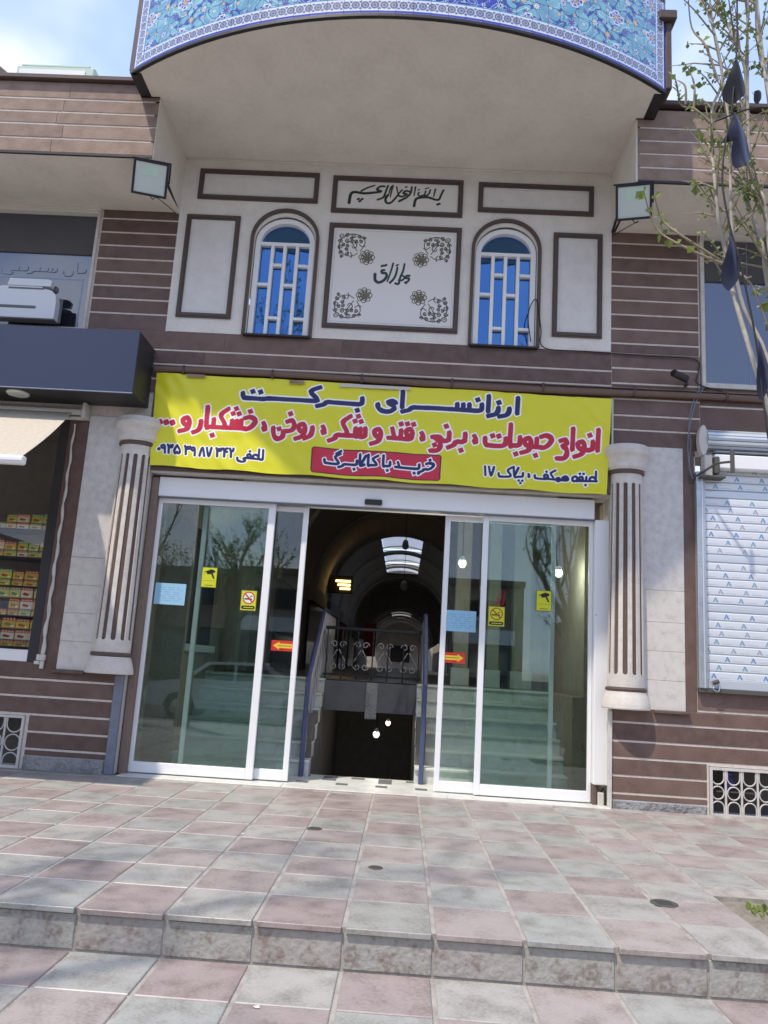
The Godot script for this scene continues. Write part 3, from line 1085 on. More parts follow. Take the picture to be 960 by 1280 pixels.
func verse_print() -> ImageTexture:
	var cv := Canvas.new(760, 190, c8(224, 220, 214))
	var ink := c8(24, 44, 36)
	var L := [
		[5, 7, 752, 120, 738, 155, 726, 186, 700, 186, 660, 174, 612, 178, 586, 192, 578, 236], [6, 6, 718, 220, 732, 214],
		[5, 3, 702, 118, 698, 140, 694, 168], [4, 5, 672, 122, 664, 148, 650, 162, 636, 160], [4, 4, 644, 132, 636, 156, 612, 166, 598, 158, 604, 142], [3, 3, 640, 116, 662, 108],
		[5, 3, 580, 108, 578, 130, 574, 166], [5, 6, 558, 108, 552, 150, 528, 180, 486, 208], [5, 5, 545, 140, 522, 136, 508, 152, 530, 158, 500, 176, 478, 168],
		[4, 3, 466, 112, 470, 132, 474, 152], [4, 7, 500, 130, 484, 152, 462, 188, 436, 220, 410, 222, 402, 198, 412, 172], [5, 3, 442, 104, 436, 140, 430, 182], [4, 4, 520, 112, 528, 108],
		[5, 5, 412, 106, 400, 150, 388, 186, 354, 204], [4, 3, 432, 112, 424, 140, 420, 170],
		[5, 8, 392, 112, 368, 112, 346, 134, 372, 146, 330, 156, 270, 164, 210, 158, 188, 176, 182, 232], [4, 5, 330, 108, 290, 124, 252, 148],
		[6, 6, 234, 206, 240, 203], [6, 6, 256, 206, 262, 203], [6, 6, 244, 220, 250, 217], [3, 3, 300, 120, 310, 116], [3, 3, 596, 128, 606, 122],
	]
	calligraphy(cv, L, Vector2(108, 86), 1.04, ink)
	# scale of the tracing: the sheet is 1.335 m by 0.33 m
	return cv.texture()


func plaque_print() -> ImageTexture:
	var W := 820
	var H := 683
	var cv := Canvas.new(W, H, c8(226, 222, 218))
	var line_col := c8(182, 178, 172)
	cv.line([Vector2(14, 14), Vector2(W - 14, 14), Vector2(W - 14, H - 14), Vector2(14, H - 14), Vector2(14, 14)], 1.2, line_col)
	var ink := c8(30, 52, 38)
	var L := [
		[6, 5, 530, 640, 514, 642, 512, 656, 528, 656, 526, 672, 508, 684], [6, 6, 508, 682, 514, 686], [5, 6, 498, 566, 492, 610, 478, 650, 470, 690, 452, 688],
		[5, 5, 490, 640, 504, 650, 490, 668, 470, 668], [5, 6, 458, 588, 452, 630, 440, 660, 420, 684], [5, 4, 432, 562, 424, 600, 414, 640, 404, 676],
		[5, 4, 452, 576, 462, 570], [6, 8, 382, 604, 368, 608, 372, 622, 392, 624, 398, 644, 384, 668, 356, 682, 334, 668, 330, 630], [6, 6, 366, 580, 374, 576], [6, 6, 384, 576, 392, 572],
	]
	# the photograph's sheet ran from (85,355) to (810,970) in the tracing; centre it here
	var sc := 1.14
	for l in L:
		var pts := []
		for k in range(2, l.size(), 2):
			var x: float = l[k]
			var y: float = l[k + 1] - 0.05 * (l[k] - 440.0)
			pts.append(Vector2((x - 440.0) * sc + 418.0, (y - 630.0) * sc + 318.0))
		cv.line(spline(pts, 5) if pts.size() > 2 else pts, l[0] * sc * 1.15, ink, l[1] * sc * 1.15)
	var g1 := c8(72, 72, 58)
	var g2 := c8(104, 98, 66)
	for corner in [[1, 1], [-1, 1], [1, -1], [-1, -1]]:
		var o := Vector2(34 if corner[0] > 0 else W - 34, 34 if corner[1] > 0 else H - 34)
		var s := Vector2(corner[0], corner[1])
		var at := func(x: float, y: float): return o + Vector2(x, y) * s
		# scrolls
		for q in [[22, 22, 20, 0.2], [60, 14, 15, 1.6], [14, 62, 15, 3.1], [100, 16, 17, 0.6], [16, 104, 17, 2.2], [140, 22, 14, 0.4], [22, 142, 14, 2.0], [60, 56, 16, 1.1], [96, 60, 13, 2.6], [60, 96, 13, 4.2], [122, 58, 12, 0.9], [58, 122, 12, 3.4], [36, 84, 12, 1.0], [84, 36, 12, 5.2], [170, 30, 12, 0.0], [30, 170, 12, 1.8], [150, 60, 13, 4.0], [62, 150, 13, 5.0]]:
			var pts := []
			for k in 26:
				var t := float(k) / 25.0
				var ang: float = q[3] + t * 9.0
				pts.append(at.call(q[0] + cos(ang) * q[2] * (1.0 - t * 0.8), q[1] + sin(ang) * q[2] * (1.0 - t * 0.8)))
			cv.line(pts, 3.6, g1, 2.2)
		for q in [[40, 20, 80, 8, 120, 10, 160, 30, 178, 60, 168, 100, 150, 128], [20, 40, 8, 80, 10, 120, 34, 150, 66, 166, 104, 164, 132, 146], [60, 60, 90, 70, 110, 100, 130, 130], [180, 90, 160, 96, 140, 80], [90, 180, 96, 160, 84, 140], [110, 70, 124, 84, 118, 104, 100, 108, 92, 92]]:
			var pts := []
			for k in range(0, q.size(), 2):
				pts.append(at.call(q[k], q[k + 1]))
			cv.line(spline(pts, 6), 3.6, g1, 2.6)
		# rose
		var c: Vector2 = at.call(196.0, 172.0)
		for ringk in 3:
			for k in 8 - ringk:
				var ang := TAU * k / (8 - ringk) + ringk * 0.4
				cv.ring(c + Vector2(cos(ang), sin(ang)) * (38.0 - ringk * 13.0), 15.0 - ringk * 2.0, 3.0, g2 if ringk != 1 else g1, 12)
		cv.ring(c, 4.0, 2.5, g1, 8)
	return cv.texture()


# ------------------------------------------------------------------ balcony
func arc_points() -> Array:
	# plan of the balcony front, left to right: x, z
	var c := Vector2(-0.17, 2.09 - 4.55)
	var a0 := atan2(1.31 - c.y, -2.74 - c.x)
	var a1 := atan2(1.28 - c.y, 2.40 - c.x)
	var out := []
	for k in 37:
		var a := lerpf(a0, a1, k / 36.0)
		out.append(c + Vector2(cos(a), sin(a)) * 4.55)
	return out


func balcony():
	var arc := arc_points()
	var poly := PackedVector2Array([Vector2(-2.555, 0.0), Vector2(-2.555, 0.97), Vector2(-2.74, 0.97)])
	for p in arc:
		poly.append(p)
	poly.append_array(PackedVector2Array([Vector2(2.40, 0.92), Vector2(2.23, 0.92), Vector2(2.23, 0.0)]))
	# soffit plate (extruded along z, then laid flat)
	var b := B.new()
	var idx := Geometry2D.triangulate_polygon(poly)
	for i in range(0, idx.size(), 3):
		var q := []
		for k in 3:
			q.append(poly[idx[i + k]])
		var v := [Vector3(q[0].x, 6.69, q[0].y), Vector3(q[1].x, 6.69, q[1].y), Vector3(q[2].x, 6.69, q[2].y)]
		if (v[1] - v[0]).cross(v[2] - v[0]).y > 0:
			b.tri(v[0], v[2], v[1])
		else:
			b.tri(v[0], v[1], v[2])
		for k in 3:
			v[k].y = 6.85
		if (v[1] - v[0]).cross(v[2] - v[0]).y > 0:
			b.tri(v[0], v[1], v[2])
		else:
			b.tri(v[0], v[2], v[1])
	part(house, "balcony_soffit", b.mesh(), M.soffit)
	# side cheeks of the raised soffit
	slab(house, "soffit_cheek", Vector3(-2.60, 6.0, 0.0), Vector3(-2.553, 6.7, 0.965), M.soffit)
	slab(house, "soffit_cheek", Vector3(2.228, 6.0, 0.0), Vector3(2.275, 6.7, 0.915), M.soffit)
	# dark edge along the foot of the tiles, and the parapet behind them
	var edge := B.new()
	var wall := B.new()
	for k in 36:
		var p: Vector2 = arc[k]
		var q: Vector2 = arc[k + 1]
		var o := Vector2(-0.17, 2.09 - 4.55)
		var pn := (p - o).normalized()
		var qn := (q - o).normalized()
		var pi := p - pn * 0.12
		var qi := q - qn * 0.12
		var po := p + pn * 0.006
		var qo := q + qn * 0.006
		for lv in [[edge, 6.688, 6.716, po, qo, p - pn * 0.03, q - qn * 0.03], [wall, 6.715, 7.75, p - pn * 0.012, q - qn * 0.012, pi, qi]]:
			var m: B = lv[0]
			var y0: float = lv[1]
			var y1: float = lv[2]
			var a: Vector2 = lv[3]
			var d: Vector2 = lv[4]
			var e: Vector2 = lv[5]
			var f: Vector2 = lv[6]
			m.quad(Vector3(a.x, y0, a.y), Vector3(d.x, y0, d.y), Vector3(d.x, y1, d.y), Vector3(a.x, y1, a.y))
			m.quad(Vector3(f.x, y0, f.y), Vector3(e.x, y0, e.y), Vector3(e.x, y1, e.y), Vector3(f.x, y1, f.y))
			m.quad(Vector3(e.x, y0, e.y), Vector3(f.x, y0, f.y), Vector3(d.x, y0, d.y), Vector3(a.x, y0, a.y))
			m.quad(Vector3(a.x, y1, a.y), Vector3(d.x, y1, d.y), Vector3(f.x, y1, f.y), Vector3(e.x, y1, e.y))
	for m in [[edge, 6.688, 6.716], [wall, 6.715, 7.75]]:
		m[0].box(Vector3(-2.752, m[1], 0.93), Vector3(-2.64, m[2], 1.31))
		m[0].box(Vector3(2.30, m[1], 0.88), Vector3(2.412, m[2], 1.28))
		m[0].box(Vector3(-2.752, m[1], 0.90), Vector3(-2.555, m[2], 0.985))
		m[0].box(Vector3(2.23, m[1], 0.85), Vector3(2.412, m[2], 0.935))
	part(house, "balcony_edge", edge.mesh(), M.black_paint)
	part(house, "parapet", wall.mesh(), M.dark_trim)
	slab(house, "parapet_coping", Vector3(2.33, 7.46, 0.86), Vector3(2.50, 7.56, 1.36), M.dark_trim, 0.01)
	slab(house, "parapet_post", Vector3(2.405, 6.73, 1.1), Vector3(2.46, 7.46, 1.31), M.dark_trim, 0.008)
	# glazed tiles, each its own piece of the printed pattern
	var tiles := Node3D.new()
	tiles.name = "tile_band"
	house.add_child(tiles)
	var glaze := printed("glazed_tile", tilework(), 0.1)
	glaze.clearcoat_enabled = true
	glaze.clearcoat = 1.0
	glaze.clearcoat_roughness = 0.05
	var cols := 36
	var rows := 6
	var o := Vector2(-0.17, 2.09 - 4.55)
	for c in cols:
		var p: Vector2 = arc[c]
		var q: Vector2 = arc[c + 1]
		var along := (q - p).normalized()
		var pn := Vector2((p + q - o * 2.0).normalized())
		for r in rows:
			var g := 0.0016
			var y0 := 6.717 + r * 0.16 + g
			var y1 := 6.717 + (r + 1) * 0.16 - g
			var a := p + along * g
			var d := q - along * g
			var z := rng.randf_range(0.0, 0.0015)
			a += pn * z
			d += pn * z
			var ai := a - pn * 0.011
			var di := d - pn * 0.011
			var u0 := (c + 0.01) / cols
			var u1 := (c + 0.99) / cols
			var v0 := 1.0 - (r + 0.01) / rows
			var v1 := 1.0 - (r + 0.99) / rows
			var t := B.new()
			t.quad(Vector3(a.x, y0, a.y), Vector3(d.x, y0, d.y), Vector3(d.x, y1, d.y), Vector3(a.x, y1, a.y), Vector2(u0, v0), Vector2(u1, v0), Vector2(u1, v1), Vector2(u0, v1))
			t.quad(Vector3(ai.x, y0, ai.y), Vector3(di.x, y0, di.y), Vector3(d.x, y0, d.y), Vector3(a.x, y0, a.y), Vector2(u0, v0), Vector2(u1, v0), Vector2(u1, v0), Vector2(u0, v0))
			t.quad(Vector3(a.x, y1, a.y), Vector3(d.x, y1, d.y), Vector3(di.x, y1, di.y), Vector3(ai.x, y1, ai.y), Vector2(u0, v1), Vector2(u1, v1), Vector2(u1, v1), Vector2(u0, v1))
			t.quad(Vector3(ai.x, y0, ai.y), Vector3(a.x, y0, a.y), Vector3(a.x, y1, a.y), Vector3(ai.x, y1, ai.y), Vector2(u0, v0), Vector2(u0, v0), Vector2(u0, v1), Vector2(u0, v1))
			t.quad(Vector3(d.x, y0, d.y), Vector3(di.x, y0, di.y), Vector3(di.x, y1, di.y), Vector3(d.x, y1, d.y), Vector2(u1, v0), Vector2(u1, v0), Vector2(u1, v1), Vector2(u1, v1))
			part(tiles, "tile", t.mesh(), glaze)
	# blue edging strip on the left end
	slab(house, "end_tile", Vector3(-2.765, 6.72, 0.985), Vector3(-2.753, 7.7, 1.3), M.blue_film)


# printed pattern of the tile band: borders, turquoise ground with scrolls and flowers, cobalt in the middle
func tilework() -> ImageTexture:
	var W := 2016
	var H := 352
	var ppm := H / 0.96
	var lw := W / ppm
	var n := FastNoiseLite.new()
	n.seed = 5
	n.frequency = 2.2
	var d := PackedByteArray()
	d.resize(W * H * 3)
	var turq := Color8(134, 190, 200)
	var teal := Color8(104, 158, 182)
	var cobalt := Color8(58, 62, 172)
	var white := Color8(226, 230, 236)
	var slate := Color8(104, 108, 146)
	for y in H:
		var v := (H - 0.5 - y) / ppm
		for x in W:
			var u := (x + 0.5) / ppm
			var m := minf(u, lw - u)
			var col: Color
			var side := m < 0.16 and m < v + 0.02
			var e: float = m if side else v
			var s: float = v if side else u
			if e < 0.028:
				col = cobalt if e > 0.006 else white
			elif e < 0.042:
				col = white
			elif e < 0.125:
				var cell := fposmod(s, 0.084) - 0.042
				var rr2 := Vector2(cell, e - 0.0835).length()
				var half2 := Vector2(fposmod(s + 0.042, 0.084) - 0.042, absf(e - 0.0835) - 0.034).length()
				col = Color8(206, 210, 220)
				if absf(rr2 - 0.029) < 0.0075 or rr2 < 0.012 or half2 < 0.012:
					col = slate
				elif rr2 < 0.02:
					col = Color8(150, 160, 150)
			elif e < 0.14:
				col = white
			elif e < 0.15:
				col = Color8(92, 150, 196)
			else:
				var mid := absf(u - lw * 0.5)
				var wob := 0.14 * sin(v * 14.0 + u * 3.0) + n.get_noise_2d(u * 1.4, v * 1.4) * 0.3
				var in_blue := mid < 0.78 + wob
				col = cobalt if in_blue else turq
				var nn := n.get_noise_2d(mid * 2.0, v * 2.0)
				if not in_blue:
					col = turq.lerp(teal, clampf(0.5 + nn * 1.6, 0.0, 1.0))
				# scrolls
				var f := sin(mid * 26.0 + 2.2 * sin(v * 22.0 + nn * 2.0)) + cos(v * 30.0 + 2.0 * sin(mid * 19.0))
				if absf(f) < 0.16:
					col = Color8(150, 196, 206) if in_blue else Color8(50, 70, 150)
				elif absf(f - 0.9) < 0.12:
					col = Color8(198, 220, 216)
				# flowers on a staggered lattice
				var gx := mid / 0.12
				var gy := v / 0.11 + 0.5 * (int(floorf(gx)) % 2)
				var cx := (floorf(gx) + 0.5) * 0.12
				var cyv := (floorf(gy) + 0.5 - 0.5 * (int(floorf(gx)) % 2)) * 0.11
				var hsh := int(floorf(gx)) * 7 + int(floorf(gy)) * 13
				var dx := mid - cx - 0.02 * sin(hsh * 1.7)
				var dy := v - cyv - 0.02 * cos(hsh * 2.3)
				var rr := sqrt(dx * dx + dy * dy)
				var ang := atan2(dy, dx)
				var big := hsh % 3 == 0
				var pet := (0.044 if big else 0.027) * (0.72 + 0.28 * cos(ang * (8.0 if big else 6.0)))
				if rr < pet:
					col = [white, Color8(96, 84, 168), Color8(220, 196, 150), Color8(206, 214, 226)][absi(hsh) % 4]
					if rr > pet * 0.82:
						col = Color8(52, 52, 120)
					elif rr < pet * 0.32:
						col = Color8(222, 176, 60) if hsh % 2 == 0 else Color8(130, 60, 110)
				# pointed medallions
				var mu := fposmod(mid - 0.95, 0.46) - 0.23
				var mv := fposmod(v + 0.06, 0.36) - 0.18
				var lz := absf(mu) / 0.105 + absf(mv) / 0.09 + 0.12 * cos(atan2(mv, mu) * 8.0)
				if mid > 0.75 and lz < 1.0:
					col = Color8(72, 66, 150)
					if lz > 0.86:
						col = white
					elif lz < 0.3:
						col = Color8(214, 190, 120)
					elif absf(sin(atan2(mv, mu) * 4.0)) > 0.86 or absf(lz - 0.55) < 0.06:
						col = Color8(206, 208, 226)
			var o := (y * W + x) * 3
			d[o] = col.r8
			d[o + 1] = col.g8
			d[o + 2] = col.b8
	var im := Image.create_from_data(W, H, false, Image.FORMAT_RGB8, d)
	im.generate_mipmaps()
	return ImageTexture.create_from_image(im)


# ------------------------------------------------------------------ fluted half columns
func columns():
	for s in [[-2.705, 0.955, 3.59, 0.188, "left"], [2.395, 0.925, 3.56, 0.182, "right"]]:
		var cx: float = s[0]
		var y0: float = s[1]
		var y1: float = s[2]
		var r: float = s[3]
		var left: bool = s[4] == "left"
		# white board behind the column
		var x0 := -3.243 if left else 2.268
		var x1 := -2.547 if left else 2.972
		slab(house, "pilaster_board", Vector3(x0, 2.1, -0.012), Vector3(x1, y1 + 0.02, 0.006), M.board_paint)
		var xm := x0 + 0.34 if left else x1 - 0.3
		for k in 4:
			var ya := 0.965 + k * 0.283
			if left:
				slab(house, "board_tile", Vector3(x0, ya, -0.012), Vector3(x0 + 0.36, ya + 0.281, 0.006), M.old_paint)
			else:
				slab(house, "board_tile", Vector3(2.56, ya - 0.03, -0.012), Vector3(x1, ya + 0.251 if k < 3 else 2.098, 0.006), M.old_paint)
		slab(house, "pilaster_back", Vector3(x0 + 0.362 if left else x0, y0, -0.012), Vector3(x1 if left else 2.558, 2.098, 0.004), M.board_paint)
		var col := Node3D.new()
		col.name = "half_column"
		house.add_child(col, true)
		col.position = Vector3(cx, 0, 0.0)
		var f := 0.82
		var base := B.new()
		base.lathe(Vector3(0, y0, 0), [Vector2(0, 0), Vector2(r * 1.28, 0.0), Vector2(r * 1.3, 0.012), Vector2(r * 1.27, 0.05), Vector2(r * 1.18, 0.11), Vector2(r * 1.1, 0.15), Vector2(r * 1.08, 0.165), Vector2(r * 1.02, 0.168)], 28, 0.0, PI, f)
		part(col, "base", base.mesh(), M.column_white)
		var ringb := B.new()
		ringb.lathe(Vector3(0, y0 + 0.168, 0), [Vector2(r * 0.9, 0), Vector2(r * 1.09, 0.004), Vector2(r * 1.11, 0.02), Vector2(r * 1.08, 0.036), Vector2(r * 0.9, 0.04)], 28, 0.0, PI, f)
		part(col, "base_ring", ringb.mesh(), M.column_groove)
		var ys := y0 + 0.208
		var ye := y1 - 0.30
		var core := B.new()
		core.lathe(Vector3(0, 0, 0), [Vector2(r * 0.93, ys), Vector2(r * 0.80, ye)], 28, 0.0, PI, f)
		part(col, "groove_core", core.mesh(), M.column_groove)
		var ga := ys + 0.12
		var gb := ye - 0.10
		for lv in [[ys, ga], [gb, ye]]:
			var band := B.new()
			var ra := lerpf(r, r * 0.87, (lv[0] - ys) / (ye - ys))
			var rb := lerpf(r, r * 0.87, (lv[1] - ys) / (ye - ys))
			band.lathe(Vector3.ZERO, [Vector2(r * 0.75, lv[0]), Vector2(ra, lv[0]), Vector2(rb, lv[1]), Vector2(r * 0.7, lv[1])], 28, 0.0, PI, f)
			part(col, "shaft_band", band.mesh(), M.column_white)
		var grooves := 6
		var half := 0.085 * PI
		var ra := lerpf(r, r * 0.87, (ga - ys) / (ye - ys))
		var rb := lerpf(r, r * 0.87, (gb - ys) / (ye - ys))
		for k in grooves + 1:
			var a0 := 0.0 if k == 0 else PI * (k - 0.5) / grooves + half * 0.5
			var a1 := PI if k == grooves else PI * (k + 0.5) / grooves - half * 0.5
			var rib := B.new()
			rib.lathe(Vector3.ZERO, [Vector2(ra, ga), Vector2(rb, gb)], 4, a0, a1, f)
			for e in [a0, a1]:
				var dirv := Vector3(cos(e), 0, sin(e) * f)
				var p0 := dirv * ra + Vector3.UP * ga
				var p1 := dirv * rb + Vector3.UP * gb
				var q1 := dirv * rb * 0.9 + Vector3.UP * gb
				var q0 := dirv * ra * 0.9 + Vector3.UP * ga
				if e == a0:
					rib.quad(q0, p0, p1, q1)
				else:
					rib.quad(p0, q0, q1, p1)
			# rounded ends of the grooves
			if k < grooves:
				var gc := PI * (k + 0.5) / grooves
				for end in [[ga, ra, 1.0], [gb, rb, -1.0]]:
					for sgn in [-1.0, 1.0]:
						var edge_a: float = gc + sgn * half * 0.5
						var prevp := Vector3.ZERO
						var rad: float = end[1]
						var corner := Vector3(cos(edge_a) * rad, end[0], sin(edge_a) * rad * f)
						for t in 6:
							var th := PI * 0.5 * t / 5.0
							var aa: float = gc + sgn * half * 0.5 * cos(th)
							var yy: float = end[0] + end[2] * half * 0.5 * rad * (1.0 - sin(th))
							var pp := Vector3(cos(aa) * rad, yy, sin(aa) * rad * f)
							if t > 0:
								if (prevp - corner).cross(pp - corner).dot(corner * Vector3(1, 0, 1)) > 0:
									rib.tri(corner, prevp, pp)
								else:
									rib.tri(corner, pp, prevp)
							prevp = pp
			part(col, "rib", rib.mesh(), M.column_white)
		var neck := B.new()
		neck.lathe(Vector3(0, ye, 0), [Vector2(r * 0.7, 0), Vector2(r * 0.98, 0.004), Vector2(r * 1.0, 0.018), Vector2(r * 0.97, 0.034), Vector2(r * 0.8, 0.038)], 28, 0.0, PI, f)
		part(col, "neck_ring", neck.mesh(), M.column_groove)
		var cap := B.new()
		cap.lathe(Vector3(0, ye + 0.036, 0), [Vector2(r * 0.7, 0), Vector2(r * 1.02, 0.006), Vector2(r * 1.1, 0.03), Vector2(r * 1.1, 0.08), Vector2(r * 1.16, 0.125), Vector2(r * 1.3, 0.165), Vector2(r * 1.32, 0.205), Vector2(r * 1.24, 0.235), Vector2(r * 1.2, 0.262), Vector2(0, 0.264)], 28, 0.0, PI, f)
		part(col, "capital", cap.mesh(), M.column_white)


# ------------------------------------------------------------------ inside
func vault(parent: Node, x0: float, x1: float, spring: float, za: float, zb: float, holes: Array, m: Material, ribs: float):
	# a barrel vault whose crown is left open at the skylights [z_near, z_far]; zb < za
	var cx := (x0 + x1) * 0.5
	var r := (x1 - x0) * 0.5
	var b := B.new()
	var segs := 30
	var cuts := [za]
	for h in holes:
		cuts.append(h[0])
		cuts.append(h[1])
	cuts.append(zb)
	for i in cuts.size() - 1:
		var z0: float = cuts[i]
		var z1: float = cuts[i + 1]
		var open := i % 2 == 1
		for k in segs:
			if open and k >= 12 and k < 18:
				continue
			var a := PI * k / segs
			var c := PI * (k + 1) / segs
			var pa := Vector2(cx + cos(a) * r, spring + sin(a) * r)
			var pc := Vector2(cx + cos(c) * r, spring + sin(c) * r)
			# thick shell
			var oa := Vector2(cx + cos(a) * (r + 0.15), spring + sin(a) * (r + 0.15))
			var oc := Vector2(cx + cos(c) * (r + 0.15), spring + sin(c) * (r + 0.15))
			b.quad(Vector3(pa.x, pa.y, z0), Vector3(pc.x, pc.y, z0), Vector3(pc.x, pc.y, z1), Vector3(pa.x, pa.y, z1))
			b.quad(Vector3(oa.x, oa.y, z0), Vector3(oa.x, oa.y, z1), Vector3(oc.x, oc.y, z1), Vector3(oc.x, oc.y, z0))
	part(parent, "vault", b.mesh(), m)
	var z := za - ribs
	while z > zb:
		var pts := []
		for k in 25:
			var a := PI * k / 24.0
			pts.append(Vector3(cx + cos(a) * (r - 0.02), spring + sin(a) * (r - 0.02), z))
		var t := B.new()
		t.tube(pts, 0.07, 6)
		part(parent, "rib", t.mesh(), M.hall_dark)
		z -= ribs
	for h in holes:
		var a := PI * 12 / 30.0
		var hw := cos(a) * (r + 0.04)
		var y := spring + sin(a) * (r + 0.1) + 0.03
		slab(parent, "skylight", Vector3(cx - hw, y, h[1] + 0.04), Vector3(cx + hw, y + 0.006, h[0] - 0.04), M.skylight_sheet, 0.0)


func pendant(at: Vector3, drop: float, energy: float, label: String, col := Color(1.0, 0.97, 0.9), mt := "bulb_glow", r := 0.045):
	var t := thing("pendant_lamp", label, "lamp", at)
	var b := B.new()
	b.tube([Vector3(0, drop, 0), Vector3(0, 0.05, 0)], 0.006, 5)
	part(t, "cord", b.mesh(), M.iron_dark)
	b = B.new()
	b.lathe(Vector3(0, r * 0.8, 0), [Vector2(r * 0.9, 0), Vector2(r * 0.7, r * 0.7), Vector2(r * 0.35, r * 1.1), Vector2(0.0, r * 1.15)], 12)
	part(t, "holder", b.mesh(), M.white_metal)
	b = B.new()
	b.lathe(Vector3.ZERO, [Vector2(0.0, -r), Vector2(r * 0.6, -r * 0.8), Vector2(r, -r * 0.1), Vector2(r * 0.92, r * 0.6), Vector2(r * 0.6, r * 0.8)], 14)
	part(t, "bulb", b.mesh(), M[mt])
	var l := OmniLight3D.new()
	l.name = "bulb_light"
	l.light_color = col
	l.light_energy = energy
	l.light_size = r * 0.5
	l.omni_range = 30.0
	l.omni_attenuation = 2.0
	l.shadow_enabled = true
	l.position = Vector3(0, 0, 0)
	t.add_child(l)


func flight(called: String, label: String, x0: float, x1: float):
	var t := thing(called, label, "stairs", Vector3(0, 0, 0))
	var rise := 1.0 / 6.0
	for k in 6:
		var z := -0.75 - k * 0.22
		var y := k * rise
		# riser of two or three marble slabs
		var cuts := [x0, x0 + (x1 - x0) * rng.randf_range(0.3, 0.45), x0 + (x1 - x0) * rng.randf_range(0.62, 0.78), x1]
		for c in 3:
			slab(t, "riser", Vector3(cuts[c] + 0.001, y, z - 0.2 - (0.1 if k == 5 else 0.0)), Vector3(cuts[c + 1] - 0.001, y + rise - 0.032, z), M.marble if (c + k) % 2 == 0 else M.marble_b, 0.002)
		slab(t, "tread", Vector3(x0, y + rise - 0.03, z - 0.225 - (0.1 if k == 5 else 0.0)), Vector3(x1, y + rise, z + 0.028), M.marble, 0.005)
		# fill below
		if k > 0:
			slab(t, "fill", Vector3(x0 + 0.004, 0.0, z - 0.19), Vector3(x1 - 0.004, y - 0.002, z - 0.02), M.slab_grey, 0.0)
	return t


func handrail(label: String, x: float, flip: float):
	var t := thing("stair_railing", label, "railing", Vector3(x, 0, 0))
	slab(t, "newel", Vector3(-0.025, 0.0, -0.74), Vector3(0.025, 1.02, -0.69), M.rail_blue, 0.006)
	var b := B.new()
	var rail := [Vector3(0, 1.0, -0.70), Vector3(0, 1.80, -1.85), Vector3(0, 1.84, -2.0), Vector3(0, 1.84, -3.6)]
	b.tube(rail, 0.026, 8)
	part(t, "handrail", b.mesh(), M.rail_blue)
	for k in 6:
		var z := -0.86 - k * 0.2
		var yb := floorf((-z - 0.75 + 0.001) / 0.22 + 1.0) / 6.0
		yb = clampf(yb, 0.0, 1.0)
		var yt := lerpf(1.0, 1.80, (-z - 0.70) / 1.15)
		baluster(t, Vector3(0, yb, z), yt)
	for k in 8:
		baluster(t, Vector3(0, 1.0, -2.06 - k * 0.2), 1.84)


func baluster(t: Node, foot: Vector3, yt: float):
	var b := B.new()
	var h := yt - foot.y
	var pts := []
	var rad := []
	for k in 9:
		var v := k / 8.0
		pts.append(foot + Vector3(0, h * v, 0))
		rad.append(0.008 + 0.012 * maxf(0.0, sin(v * PI * 3.0)))
	b.tube(pts, rad, 6)
	part(t, "baluster", b.mesh(), M.iron_light)


